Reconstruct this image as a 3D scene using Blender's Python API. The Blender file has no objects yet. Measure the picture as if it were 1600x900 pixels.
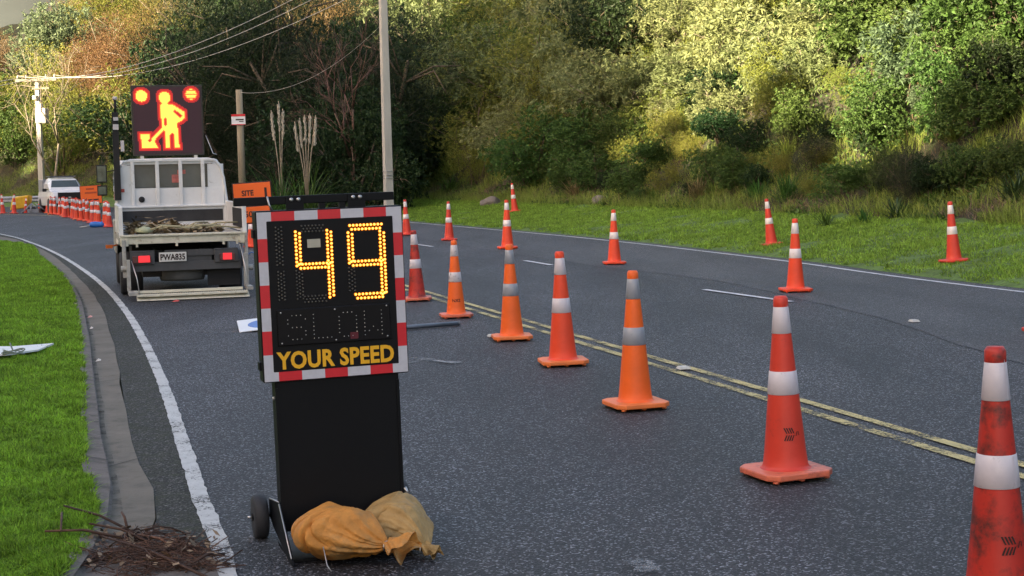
import bpy, bmesh, math, random
import numpy as np
from mathutils import Vector, Matrix
R=math.radians; PI=math.pi
random.seed(7); rng=np.random.default_rng(7)
SC=bpy.context.scene; COL=SC.collection

# ------------------------------------------------------------ camera
F=2400.0; CH=1.594
dn=np.array([0.0143056,0.6253675,114.01/F]); dn=dn/np.linalg.norm(dn)      # "down" in camera space (x right, y down, z fwd)
fw=np.array([0,0,1.])-dn[2]*dn; fw/=np.linalg.norm(fw)                      # world +Y in camera space
rt=np.cross(dn,fw); 
M3=np.array([rt,fw,-dn])                                                    # rows: world axes in camera space
cx=M3@np.array([1,0,0]); cy=M3@np.array([0,-1,0]); cz=M3@np.array([0,0,-1])
cam=bpy.data.cameras.new('camera'); cam.lens=36*F/1600; cam.sensor_width=36; cam.clip_end=3000; cam.clip_start=.1
co=bpy.data.objects.new('camera',cam); COL.objects.link(co)
co.matrix_world=Matrix([[cx[0],cy[0],cz[0],0],[cx[1],cy[1],cz[1],0],[cx[2],cy[2],cz[2],CH],[0,0,0,1]])
SC.camera=co

# ------------------------------------------------------------ sky, sun, exposure
SUN_EL=17.0; SUN_AZ=232.0                     # azimuth clockwise from +Y: the sun is low, behind the camera to the left
sd=np.array([math.sin(R(SUN_AZ))*math.cos(R(SUN_EL)),math.cos(R(SUN_AZ))*math.cos(R(SUN_EL)),math.sin(R(SUN_EL))])
W=bpy.data.worlds.new('World'); SC.world=W; W.use_nodes=True
nt=W.node_tree; bg=nt.nodes['Background']
sky=nt.nodes.new('ShaderNodeTexSky'); sky.sky_type='NISHITA'; sky.sun_disc=False
sky.sun_elevation=R(SUN_EL); sky.sun_rotation=R(SUN_AZ); sky.air_density=1.0; sky.dust_density=3.0; sky.ozone_density=1.0
wm=nt.nodes.new('ShaderNodeMixRGB'); wm.blend_type='MULTIPLY'; wm.inputs[0].default_value=1; wm.inputs[2].default_value=(1.17,.985,.87,1)   # warm tint standing in for white balance: a less blue sky
nt.links.new(sky.outputs[0],wm.inputs[1]); nt.links.new(wm.outputs[0],bg.inputs[0]); bg.inputs[1].default_value=0.105
sl=bpy.data.lights.new('sun','SUN'); sl.energy=5.0; sl.angle=R(.6); sl.color=(1,.84,.56)
so=bpy.data.objects.new('sun',sl); COL.objects.link(so)
so.rotation_euler=Vector(sd).to_track_quat('Z','Y').to_euler()
SC.view_settings.view_transform='Standard'; SC.view_settings.look='None'; SC.view_settings.gamma=1
SC.view_settings.use_curve_mapping=False
SC.view_settings.exposure=2.35
SC.cycles.max_bounces=6; SC.cycles.transparent_max_bounces=8; SC.cycles.caustics_reflective=False; SC.cycles.caustics_refractive=False

# ------------------------------------------------------------ pixel <-> world helpers
def G(px,py,z=0.0):
    d=M3@np.array([(px-800)/F,(py-450)/F,1.0]); t=(z-CH)/d[2]
    return np.array([d[0]*t,d[1]*t,z])
def WD(px,D,py=300):            # the point of the ground on column px, D metres ahead
    d=M3@np.array([(px-800)/F,(py-450)/F,1.0]); return np.array([d[0]/d[1]*D,D])
def ZAT(px,py,D):               # height of pixel at depth D
    d=M3@np.array([(px-800)/F,(py-450)/F,1.0]); return CH+d[2]/d[1]*D
def P(x,y,z):
    q=M3.T@np.array([x,y,z-CH]); return 800+F*q[0]/q[2],450+F*q[1]/q[2]

# ------------------------------------------------------------ materials
MATS={}
def nodes_of(m): return m.node_tree.nodes,m.node_tree.links
def mat(name,col,rough=.6,metal=0,var=.12,vscale=6,bump=0,bscale=60,dirt=None,dscale=4,dth=.55,spec=.5,emis=None,estr=1,coat=0,trans=None,island=0,objvar=0,coord='Object',stretch=None):
    if name in MATS: return MATS[name]
    m=bpy.data.materials.new(name); m.use_nodes=True; N,L=nodes_of(m); b=N['Principled BSDF']
    b.inputs['Roughness'].default_value=rough; b.inputs['Metallic'].default_value=metal; b.inputs['Specular IOR Level'].default_value=spec
    b.inputs['Coat Weight'].default_value=coat
    tc=N.new('ShaderNodeTexCoord'); src=tc.outputs[coord]
    if stretch:
        mp=N.new('ShaderNodeMapping'); mp.inputs['Scale'].default_value=stretch; L.new(src,mp.inputs[0]); src=mp.outputs[0]
    n=N.new('ShaderNodeTexNoise'); n.inputs['Scale'].default_value=vscale; n.inputs['Detail'].default_value=6; n.inputs['Roughness'].default_value=.65
    L.new(src,n.inputs['Vector'])
    mr=N.new('ShaderNodeMapRange'); mr.inputs[1].default_value=.3; mr.inputs[2].default_value=.7; mr.inputs[3].default_value=1-var; mr.inputs[4].default_value=1+var
    L.new(n.outputs[0],mr.inputs[0])
    hsv=N.new('ShaderNodeHueSaturation'); hsv.inputs['Color'].default_value=(*col,1); L.new(mr.outputs[0],hsv.inputs['Value'])
    out=hsv.outputs[0]
    if island or objvar:
        h2=N.new('ShaderNodeHueSaturation'); L.new(out,h2.inputs['Color'])
        if island:
            g=N.new('ShaderNodeNewGeometry'); a=N.new('ShaderNodeMapRange'); a.inputs[3].default_value=1-island; a.inputs[4].default_value=1+island
            L.new(g.outputs['Random Per Island'],a.inputs[0]); L.new(a.outputs[0],h2.inputs['Value'])
        oi=N.new('ShaderNodeObjectInfo'); a2=N.new('ShaderNodeMapRange'); a2.inputs[3].default_value=.5-objvar*.12; a2.inputs[4].default_value=.5+objvar*.12
        L.new(oi.outputs['Random'],a2.inputs[0]); L.new(a2.outputs[0],h2.inputs['Hue'])
        h3=N.new('ShaderNodeHueSaturation'); a3=N.new('ShaderNodeMath'); a3.operation='MULTIPLY'; a3.inputs[1].default_value=7.31
        a4=N.new('ShaderNodeMath'); a4.operation='FRACT'; a5=N.new('ShaderNodeMapRange'); a5.inputs[3].default_value=1-objvar; a5.inputs[4].default_value=1+objvar
        L.new(oi.outputs['Random'],a3.inputs[0]); L.new(a3.outputs[0],a4.inputs[0]); L.new(a4.outputs[0],a5.inputs[0]); L.new(a5.outputs[0],h3.inputs['Value'])
        L.new(h2.outputs[0],h3.inputs['Color']); out=h3.outputs[0]
    if dirt:
        d=N.new('ShaderNodeTexNoise'); d.inputs['Scale'].default_value=dscale; d.inputs['Detail'].default_value=8; d.inputs['Roughness'].default_value=.7
        L.new(src,d.inputs['Vector'])
        r=N.new('ShaderNodeMapRange'); r.inputs[1].default_value=dth; r.inputs[2].default_value=dth+.15; L.new(d.outputs[0],r.inputs[0])
        mx=N.new('ShaderNodeMixRGB'); mx.inputs[2].default_value=(*dirt,1); L.new(r.outputs[0],mx.inputs[0]); L.new(out,mx.inputs[1]); out=mx.outputs[0]
    L.new(out,b.inputs['Base Color'])
    if bump:
        bn=N.new('ShaderNodeTexNoise'); bn.inputs['Scale'].default_value=bscale; bn.inputs['Detail'].default_value=5; L.new(src,bn.inputs['Vector'])
        bp=N.new('ShaderNodeBump'); bp.inputs['Strength'].default_value=bump; bp.inputs['Distance'].default_value=.01
        L.new(bn.outputs[0],bp.inputs['Height']); L.new(bp.outputs[0],b.inputs['Normal'])
    if emis:
        b.inputs['Emission Color'].default_value=(*emis,1); b.inputs['Emission Strength'].default_value=estr
    if trans:
        o=N['Material Output']; t=N.new('ShaderNodeBsdfTranslucent'); L.new(out,t.inputs['Color']); ms=N.new('ShaderNodeMixShader'); ms.inputs[0].default_value=trans
        L.new(b.outputs[0],ms.inputs[1]); L.new(t.outputs[0],ms.inputs[2]); L.new(ms.outputs[0],o.inputs[0])
    MATS[name]=m; return m

def ramp(N,L,fac,stops):
    r=N.new('ShaderNodeValToRGB'); e=r.color_ramp.elements
    while len(e)<len(stops): e.new(.5)
    for i,(p,c) in enumerate(stops):
        e[i].position=p; e[i].color=(*c,1) if len(c)==3 else c
    L.new(fac,r.inputs[0]); return r
def asphalt(name,c0,c1,cs,moss=None,rough=.62,big=.35):
    m=bpy.data.materials.new(name); m.use_nodes=True; N,L=nodes_of(m); b=N['Principled BSDF']
    tc=N.new('ShaderNodeTexCoord'); s=tc.outputs['Object']
    v=N.new('ShaderNodeTexVoronoi'); v.inputs['Scale'].default_value=105; L.new(s,v.inputs['Vector'])
    sep=N.new('ShaderNodeSeparateColor'); L.new(v.outputs['Color'],sep.inputs[0])
    r=ramp(N,L,sep.outputs[0],[(0,c0),(.55,c1),(.8,c1),(.95,cs)])
    n=N.new('ShaderNodeTexNoise'); n.inputs['Scale'].default_value=90; n.inputs['Detail'].default_value=3; L.new(s,n.inputs['Vector'])
    fine=N.new('ShaderNodeMapRange'); fine.inputs[1].default_value=.35; fine.inputs[2].default_value=.65; fine.inputs[3].default_value=.35; fine.inputs[4].default_value=1.75; L.new(n.outputs[0],fine.inputs[0])
    mp=N.new('ShaderNodeMapping'); mp.inputs['Rotation'].default_value=(0,0,R(-17)); mp.inputs['Scale'].default_value=(1,.22,1); L.new(s,mp.inputs[0])
    bn=N.new('ShaderNodeTexNoise'); bn.inputs['Scale'].default_value=.8; bn.inputs['Detail'].default_value=6; bn.inputs['Roughness'].default_value=.6; L.new(mp.outputs[0],bn.inputs['Vector'])
    bm=N.new('ShaderNodeMapRange'); bm.inputs[1].default_value=.3; bm.inputs[2].default_value=.7; bm.inputs[3].default_value=1-big; bm.inputs[4].default_value=1+big; L.new(bn.outputs[0],bm.inputs[0])
    mu=N.new('ShaderNodeMath'); mu.operation='MULTIPLY'; L.new(fine.outputs[0],mu.inputs[0]); L.new(bm.outputs[0],mu.inputs[1])
    hs=N.new('ShaderNodeHueSaturation'); L.new(r.outputs[0],hs.inputs['Color']); L.new(mu.outputs[0],hs.inputs['Value'])
    out=hs.outputs[0]
    if moss:
        q=N.new('ShaderNodeTexNoise'); q.inputs['Scale'].default_value=7; q.inputs['Detail'].default_value=10; q.inputs['Roughness'].default_value=.75; L.new(s,q.inputs['Vector'])
        k=N.new('ShaderNodeMapRange'); k.inputs[1].default_value=.45; k.inputs[2].default_value=.65; k.inputs[4].default_value=.75; L.new(q.outputs[0],k.inputs[0])
        mx=N.new('ShaderNodeMixRGB'); mx.inputs[2].default_value=(*moss,1); L.new(k.outputs[0],mx.inputs[0]); L.new(out,mx.inputs[1]); out=mx.outputs[0]
    L.new(out,b.inputs['Base Color']); b.inputs['Roughness'].default_value=rough; b.inputs['Specular IOR Level'].default_value=.45
    bp=N.new('ShaderNodeBump'); bp.inputs['Strength'].default_value=.9; bp.inputs['Distance'].default_value=.008; L.new(v.outputs['Distance'],bp.inputs['Height']); bp.invert=True
    L.new(bp.outputs[0],b.inputs['Normal']); return m
def worn(name,c,under,th=.5,scale=60,soft=.12,rough=.6):
    m=bpy.data.materials.new(name); m.use_nodes=True; N,L=nodes_of(m); b=N['Principled BSDF']
    tc=N.new('ShaderNodeTexCoord'); s=tc.outputs['Object']
    n=N.new('ShaderNodeTexNoise'); n.inputs['Scale'].default_value=scale; n.inputs['Detail'].default_value=8; n.inputs['Roughness'].default_value=.75; L.new(s,n.inputs['Vector'])
    n2=N.new('ShaderNodeTexNoise'); n2.inputs['Scale'].default_value=3; n2.inputs['Detail'].default_value=6; L.new(s,n2.inputs['Vector'])
    a=N.new('ShaderNodeMath'); a.operation='ADD'; L.new(n.outputs[0],a.inputs[0]); 
    b2=N.new('ShaderNodeMath'); b2.operation='MULTIPLY_ADD'; b2.inputs[1].default_value=.6; b2.inputs[2].default_value=-.3; L.new(n2.outputs[0],b2.inputs[0]); L.new(b2.outputs[0],a.inputs[1])
    k=N.new('ShaderNodeMapRange'); k.inputs[1].default_value=th-soft; k.inputs[2].default_value=th+soft; L.new(a.outputs[0],k.inputs[0])
    b.inputs['Base Color'].default_value=(*c,1)
    n3=N.new('ShaderNodeTexNoise'); n3.inputs['Scale'].default_value=14; n3.inputs['Detail'].default_value=5; L.new(s,n3.inputs['Vector'])
    v3=N.new('ShaderNodeMapRange'); v3.inputs[3].default_value=.7; v3.inputs[4].default_value=1.25; L.new(n3.outputs[0],v3.inputs[0])
    hs=N.new('ShaderNodeHueSaturation'); hs.inputs['Color'].default_value=(*c,1); L.new(v3.outputs[0],hs.inputs['Value']); L.new(hs.outputs[0],b.inputs['Base Color'])
    b.inputs['Roughness'].default_value=rough
    tr=N.new('ShaderNodeBsdfTransparent'); ms=N.new('ShaderNodeMixShader'); L.new(k.outputs[0],ms.inputs[0]); L.new(b.outputs[0],ms.inputs[1]); L.new(tr.outputs[0],ms.inputs[2]); L.new(ms.outputs[0],N['Material Output'].inputs[0])
    bp=N.new('ShaderNodeBump'); bp.inputs['Strength'].default_value=.6; bp.inputs['Distance'].default_value=.005; L.new(n.outputs[0],bp.inputs['Height']); L.new(bp.outputs[0],b.inputs['Normal'])
    return m

# ------------------------------------------------------------ mesh building
class MB:
    def __init__(s): s.v=[]; s.f=[]; s.sm=[]
    def add(s,vs,fs,smooth=False,M=None):
        o=len(s.v)
        for p in vs:
            p=Vector(p); 
            if M is not None: p=M@p
            s.v.append(tuple(p))
        for f in fs: s.f.append(tuple(i+o for i in f)); s.sm.append(smooth)
        return s
    def box(s,c,d,M=None,taper=1.0):
        x,y,z=c; a,b,h=d[0]/2,d[1]/2,d[2]/2; t=taper
        vs=[(x-a,y-b,z-h),(x+a,y-b,z-h),(x+a,y+b,z-h),(x-a,y+b,z-h),(x-a*t,y-b*t,z+h),(x+a*t,y-b*t,z+h),(x+a*t,y+b*t,z+h),(x-a*t,y+b*t,z+h)]
        return s.add(vs,[(3,2,1,0),(4,5,6,7),(0,1,5,4),(1,2,6,5),(2,3,7,6),(3,0,4,7)],False,M)
    def prism(s,pts,axis,a,b,M=None):         # polygon pts (2D), extruded along axis from a to b
        n=len(pts)
        def mk(p,t):
            return {'x':(t,p[0],p[1]),'y':(p[0],t,p[1]),'z':(p[0],p[1],t)}[axis]
        vs=[mk(p,a) for p in pts]+[mk(p,b) for p in pts]
        fs=[tuple(range(n-1,-1,-1)),tuple(range(n,2*n))]+[(i,(i+1)%n,n+(i+1)%n,n+i) for i in range(n)]
        return s.add(vs,fs,False,M)
    def lathe(s,prof,c=(0,0,0),seg=24,axis='z',M=None,smooth=True,cap=True):
        vs=[]; fs=[]; n=len(prof)
        for r,h in prof:
            for k in range(seg):
                a=2*PI*k/seg; q=(r*math.cos(a),r*math.sin(a),h)
                if axis=='x': q=(q[2],q[0],q[1])
                if axis=='y': q=(q[0],q[2],q[1])
                vs.append((q[0]+c[0],q[1]+c[1],q[2]+c[2]))
        for i in range(n-1):
            for k in range(seg): fs.append((i*seg+k,i*seg+(k+1)%seg,(i+1)*seg+(k+1)%seg,(i+1)*seg+k))
        s.add(vs,fs,smooth,M)
        if cap:
            o=len(s.v)-len(vs)
            s.f.append(tuple(o+k for k in range(seg-1,-1,-1))); s.sm.append(False)
            s.f.append(tuple(o+(n-1)*seg+k for k in range(seg))); s.sm.append(False)
        return s
    def tube(s,pts,r,seg=6,M=None,r1=None,smooth=True):
        pts=[Vector(p) for p in pts]; n=len(pts); vs=[]; fs=[]
        for i,p in enumerate(pts):
            t=(pts[min(i+1,n-1)]-pts[max(i-1,0)]).normalized()
            u=t.cross(Vector((0,0,1)) if abs(t.z)<.9 else Vector((1,0,0))).normalized(); w=t.cross(u)
            rr=r if r1 is None else r+(r1-r)*i/(n-1)
            for k in range(seg):
                a=2*PI*k/seg; vs.append(p+u*rr*math.cos(a)+w*rr*math.sin(a))
        for i in range(n-1):
            for k in range(seg): fs.append((i*seg+k,i*seg+(k+1)%seg,(i+1)*seg+(k+1)%seg,(i+1)*seg+k))
        fs+= [tuple(range(seg-1,-1,-1)),tuple((n-1)*seg+k for k in range(seg))]
        return s.add(vs,fs,smooth,M)
    def build(s,name,m,parent=None,bevel=0,bseg=2,mats=None,mi=None):
        me=bpy.data.meshes.new(name); me.from_pydata(s.v,[],s.f); me.update()
        for p,q in zip(me.polygons,s.sm): p.use_smooth=q
        bm=bmesh.new(); bm.from_mesh(me); bmesh.ops.recalc_face_normals(bm,faces=bm.faces); bm.to_mesh(me); bm.free()
        if mats:
            for x in mats: me.materials.append(x)
            if mi is not None: me.polygons.foreach_set('material_index',mi)
        else: me.materials.append(m)
        o=bpy.data.objects.new(name,me); COL.objects.link(o); o.parent=parent
        if bevel:
            b=o.modifiers.new('bevel','BEVEL'); b.width=bevel; b.segments=bseg; b.limit_method='ANGLE'; b.angle_limit=R(40); b.harden_normals=False
        return o
def npmesh(name,V,Fq,m,parent=None,smooth=False,n=4):
    me=bpy.data.meshes.new(name); V=np.asarray(V,np.float32); Fq=np.asarray(Fq,np.int32)
    me.vertices.add(len(V)); me.vertices.foreach_set('co',V.ravel())
    me.loops.add(Fq.size); me.loops.foreach_set('vertex_index',Fq.ravel())
    me.polygons.add(len(Fq)); me.polygons.foreach_set('loop_start',np.arange(0,Fq.size,n,dtype=np.int32))
    if smooth: me.polygons.foreach_set('use_smooth',np.ones(len(Fq),bool))
    me.update(calc_edges=True); me.materials.append(m)
    o=bpy.data.objects.new(name,me); COL.objects.link(o); o.parent=parent; return o
def thing(name,label,cat,loc=(0,0,0),rz=0,group=None):
    o=bpy.data.objects.new(name,None); o.empty_display_size=.2; COL.objects.link(o); o.location=tuple(loc) if len(loc)==3 else (*loc,0); o.rotation_euler=(0,0,rz)
    return tag(o,label,cat,group)
def tag(o,label=None,cat=None,group=None,kind=None):
    if label: o['label']=label
    if cat: o['category']=cat
    if group: o['group']=group
    if kind: o['kind']=kind
    return o
def copy_tree(o,parent=None):
    c=o.copy(); COL.objects.link(c); c.parent=parent
    for ch in list(o.children): copy_tree(ch,c)
    return c
def text(name,s,size,m,parent,M,bold=0,ext=.001,align='CENTER',sx=1,wrap=None,spacing=1,fitw=None,fith=None):
    cu=bpy.data.curves.new(name,'FONT'); cu.body=s; cu.size=size; cu.extrude=ext; cu.offset=bold; cu.align_x=align; cu.align_y='CENTER'; cu.resolution_u=3; cu.space_character=spacing
    t=bpy.data.objects.new('t',cu); COL.objects.link(t)
    dg=bpy.context.evaluated_depsgraph_get(); me=bpy.data.meshes.new_from_object(t.evaluated_get(dg))
    bpy.data.objects.remove(t); bpy.data.curves.remove(cu)
    xs=[v.co.x for v in me.vertices]; ys=[v.co.y for v in me.vertices]; xm=(max(xs)+min(xs))/2; ym=(max(ys)+min(ys))/2
    if fitw: sx=fitw/(max(xs)-min(xs))
    sy=fith/(max(ys)-min(ys)) if fith else 1
    for v in me.vertices:
        if fitw: v.co.x-=xm; v.co.y-=ym
        v.co.x*=sx; v.co.y*=sy
        v.co=wrap(v.co.copy()) if wrap else M@v.co
    me.materials.clear(); me.materials.append(m)
    o=bpy.data.objects.new(name,me); COL.objects.link(o); o.parent=parent; return o
FACE=Matrix.Rotation(PI/2,4,'X')      # text facing -Y
def smoothline(pts,step=.6):
    pts=[np.array(p,float) for p in pts]; out=[]
    q=[2*pts[0]-pts[1]]+pts+[2*pts[-1]-pts[-2]]
    for i in range(1,len(q)-2):
        a,b,c,d=q[i-1:i+3]; n=max(2,int(np.linalg.norm(c-b)/step))
        for k in range(n):
            t=k/n; out.append(.5*((2*b)+(-a+c)*t+(2*a-5*b+4*c-d)*t*t+(-a+3*b-3*c+d)*t**3))
    out.append(pts[-1]); return np.array(out)
def normals(pl):
    t=np.gradient(pl,axis=0); t/=np.linalg.norm(t,axis=1)[:,None]; return np.c_[t[:,1],-t[:,0]]     # to the right of travel
def ribbon(name,pl,w0,w1,z,m,jit=0,kind='structure',z1=None):
    n=normals(pl); z1=z if z1 is None else z1
    j0=rng.normal(0,jit,len(pl)) if jit else 0; j1=rng.normal(0,jit,len(pl)) if jit else 0
    a=pl+n*(w0+j0*np.ones(len(pl)))[:,None]; b=pl+n*(w1+j1*np.ones(len(pl)))[:,None]
    V=np.r_[np.c_[a,np.full(len(pl),z)],np.c_[b,np.full(len(pl),z1)]]; k=len(pl)
    Fq=[(i,k+i,k+i+1,i+1) for i in range(k-1)]
    o=npmesh(name,V,Fq,m)
    if kind: o['kind']=kind
    return o
def sheet(name,A,B,za,zb,m,n=1):      # sheet between two polylines sampled to equal counts
    def rs(p,k):
        d=np.r_[0,np.cumsum(np.linalg.norm(np.diff(p,axis=0),axis=1))]; t=np.linspace(0,d[-1],k); return np.c_[np.interp(t,d,p[:,0]),np.interp(t,d,p[:,1])]
    k=160; A=rs(A,k); B=rs(B,k)
    V=np.r_[np.c_[A,np.full(k,za)],np.c_[B,np.full(k,zb)]]
    o=npmesh(name,V,[(i,k+i,k+i+1,i+1) for i in range(k-1)],m); o['kind']='structure'; return o

# ------------------------------------------------------------ road layout (metres, from the camera foot)
def PL(px,z=0,pre=(),post=()): return smoothline(list(pre)+[G(x,y,z)[:2] for x,y in px]+list(post))
KZ=.055
edge_px=[(352,890),(322,810),(300,735),(268,640),(240,565),(201,493),(163,448),(124,418),(87,396),(47,379),(0,366)]
chan_px=[(243,825),(229,755),(202,681),(189,594),(173,522),(152,469),(124,436),(80,398),(37,379),(0,370)]
crea_px=[(161,853),(159,681),(149,600),(139,522),(123,463),(93,424),(56,396),(20,378)]
gras_px=[(124,850),(126,713),(127,600),(122,522),(112,460),(92,427),(60,400),(31,381)]
L_far=[(-25,66),(-33,80),(-50,97)]
edgeL=PL(edge_px,0,[(-.45,-3),(-.75,3)],L_far)
chanL=PL(chan_px,0,[(-1.0,-3),(-1.35,3)],[(-26,66),(-34,80),(-51,98)])
creaL=PL(crea_px,0,[(-1.25,-3),(-1.6,3)],[(-18,48),(-26.3,66),(-34.3,80),(-51.3,98)])
grasL=PL(gras_px,KZ,[(-1.4,-3),(-1.75,3)],[(-18.2,48),(-26.5,66),(-34.5,80),(-51.5,98)])
edgeR=smoothline([(21,-34),(11.8,0),G(1600,457)[:2],G(1200,405)[:2],G(900,371)[:2],G(645,348)[:2],(-8,64),(-15,80),(-26,95),(-45,110),(-70,120)])
bankR=edgeR
_a,_b=G(680,464)[:2],G(1600,737)[:2]; yel=smoothline([_b+(_b-_a)*2.2,_b,_b*.66+_a*.34,_b*.33+_a*.67,_a,(-3.2,27),(-8,42),(-14.5,58),(-24,76),(-40,94)])
dash=[(1236,472.5,1100,453.5),(862,415,820,408),(676,386,650,382.5)]

ASPH=asphalt('asphalt',(.004,.004,.005),(.021,.021,.0245),(.19,.193,.215),big=.55)
ASPH2=asphalt('old_chipseal',(.018,.0185,.021),(.046,.048,.053),(.18,.18,.19),big=.35)
ASPHM=asphalt('mossy_asphalt',(.012,.012,.012),(.040,.041,.038),(.13,.13,.12),moss=(.03,.036,.014),rough=.9)
GRND=mat('ground_soil',(.045,.05,.018),.95,var=.4,vscale=1.2,bump=.5,bscale=8,dirt=(.06,.045,.025),dscale=2)
TURF=mat('turf_ground',(.09,.16,.028),.9,var=.35,vscale=3,bump=.6,bscale=30,dirt=(.03,.06,.01),dscale=9,dth=.5)
CONC=mat('kerb_concrete',(.14,.12,.105),.85,var=.3,vscale=9,bump=.5,bscale=70,dirt=(.055,.048,.036),dscale=5,dth=.52)
CONC2=mat('channel_concrete',(.15,.13,.10),.8,var=.3,vscale=6,bump=.4,bscale=80,dirt=(.08,.07,.05),dscale=3,dth=.5)
PWHITE=worn('worn_white_paint',(.52,.52,.50),(.09,.09,.09),th=.60,scale=60,soft=.05)
PWHITE2=worn('thin_white_paint',(.6,.62,.66),(.12,.12,.12),th=.62,scale=30,soft=.08)
PYEL=worn('worn_yellow_paint',(.52,.43,.17),(.06,.06,.05),th=.535,scale=55,soft=.06)

# distance to the right-hand road edge, vectorised; positive beyond the road
def pdist(xy):
    xy=np.atleast_2d(xy); A=edgeR[:-1]; Bv=edgeR[1:]-A; l2=(Bv**2).sum(1)
    best=np.full(len(xy),1e9); sg=np.ones(len(xy)); uu=np.zeros(len(xy))
    cum=np.r_[0,np.cumsum(np.sqrt(l2))]
    for i in range(len(A)):
        d=xy-A[i]; t=np.clip((d@Bv[i])/l2[i],0,1); q=d-t[:,None]*Bv[i]; dd=np.hypot(q[:,0],q[:,1])
        cr=Bv[i][0]*d[:,1]-Bv[i][1]*d[:,0]
        w=dd<best; best[w]=dd[w]; sg[w]=np.where(cr[w]<0,1,-1); uu[w]=cum[i]+t[w]*np.sqrt(l2[i])
    return best*sg,uu
cumR=np.r_[0,np.cumsum(np.linalg.norm(np.diff(edgeR,axis=0),axis=1))]; _n=normals(edgeR)
def at_edge(u,p):      # points at arc length u along the road edge, p metres beyond it
    f=lambda a:np.interp(u,cumR,a)
    n=np.c_[f(_n[:,0]),f(_n[:,1])]; n/=np.linalg.norm(n,axis=1)[:,None]
    return np.c_[f(edgeR[:,0]),f(edgeR[:,1])]+n*np.asarray(p)[:,None]
def hz(p):
    return np.interp(p,[-5,.25,.5,4.4,5.4,9,14,24,45,90],[0,0,.06,.48,.85,4.2,7.6,11.5,17,25])
def terr(x,y):
    p,u=pdist([(x,y)]); return float(hz(p)[0])

# ground sheet, road, kerb, paint
V=[(-900,-900,-.03),(900,-900,-.03),(900,900,-.03),(-900,900,-.03)]
o=npmesh('ground',V,[(0,1,2,3)],GRND); o['kind']='structure'
sheet('road',chanL,edgeR+normals(edgeR)*.5,0,0,ASPH)
oldL=smoothline([(8.6,-6),G(1900,640)[:2],G(1400,505)[:2],G(1230,462)[:2],G(1100,436)[:2],G(960,419)[:2],G(800,396)[:2],G(660,372)[:2],(-5,50),(-13,72)],.5)
oldL=oldL+rng.normal(0,.035,oldL.shape)
i1=np.argmin(np.abs(edgeR[:,1]+6)); i2=np.argmin(np.abs(edgeR[:,1]-72))
sheet('road_old_lane',oldL,(edgeR+normals(edgeR)*.3)[i1:i2],.004,.004,ASPH2)
sheet('road_shoulder',chanL,edgeL,.004,.004,ASPHM)
sheet('gutter',creaL,chanL+rng.normal(0,.008,chanL.shape),.008,.009,CONC2)
sheet('kerb_face',creaL,grasL+normals(grasL)*.02,.0075,KZ-.004,CONC)
sheet('kerb',grasL-normals(grasL)*.004,creaL-normals(creaL)*.012,KZ+.004,KZ-.012,CONC)
lawnL=grasL-normals(grasL)*60
sheet('grass_verge',grasL-normals(grasL)*9,grasL,KZ-.01,KZ-.01,TURF)
ribbon('edge_line',smoothline(edgeL[::3],.08),-.042,.042,.009,PWHITE,jit=.003)
ribbon('edge_line',edgeR,-.05,.03,.009,PWHITE2)
ribbon('centre_line',yel,-.13,-.05,.008,PYEL,jit=.003); ribbon('centre_line',yel,.05,.13,.008,PYEL,jit=.003)
for a in dash:
    q=np.array([G(a[0],a[1])[:2],G(a[2],a[3])[:2]]); ribbon('lane_line',smoothline(q),-.045,.045,.012,PWHITE2)
# kerb joints and the old patch of concrete at the foot of the picture
mb=MB()
for i in range(8,len(grasL)-8):
    if i%6 or grasL[i][1]>34: continue
    a=grasL[i]; n_=normals(grasL)[i]; t_=np.array([-n_[1],n_[0]]); j=np.argmin(np.linalg.norm(creaL-a,axis=1)); b=creaL[j]; l=np.argmin(np.linalg.norm(chanL-b,axis=1)); c_=chanL[l]; w_=.006
    mb.add([(*(a-t_*w_),KZ+.007),(*(a+t_*w_),KZ+.007),(*(b+t_*w_),KZ-.008),(*(b-t_*w_),KZ-.008)],[(0,1,2,3)])
    mb.add([(*(b-t_*w_),.0125),(*(b+t_*w_),.0125),(*(c_+t_*w_*.8),.0135),(*(c_-t_*w_*.8),.0135)],[(0,1,2,3)])
mb.build('kerb_joint',mat('dark_joint',(.02,.02,.016),.95))['kind']='structure'
ribbon('gutter_silt',creaL[:int(len(creaL)*.8)],-.004,.035,.0125,worn('wet_silt',(.07,.06,.04),(0,0,0),th=.36,scale=7,soft=.2,rough=.9),jit=.006)
mb=MB()
q=[G(x,y,0) for x,y in [(40,915),(90,868),(150,842),(240,832),(330,872),(352,930)]]; mb.add([(p[0],p[1],.013) for p in q],[tuple(range(6))])
mb.build('concrete_patch',CONC)['kind']='structure'
# faint paint scuffs and road studs
SCUFF=worn('paint_scuff',(.30,.31,.32),(0,0,0),th=.42,scale=18,soft=.14)
for k,(x0,y0,x1,y1,w) in enumerate([(275,521,372,520,.035),(640,561,716,569,.05),(640,569,680,562,.035),(300,375,330,372,.1),(40,350,130,352,.12),(990,880,1015,899,.05)]):
    ribbon('paint_scuff',smoothline([G(x0,y0)[:2],G(x1,y1)[:2]],.08),-w,w,.013+.001*k,SCUFF,jit=w*.35)
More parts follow.
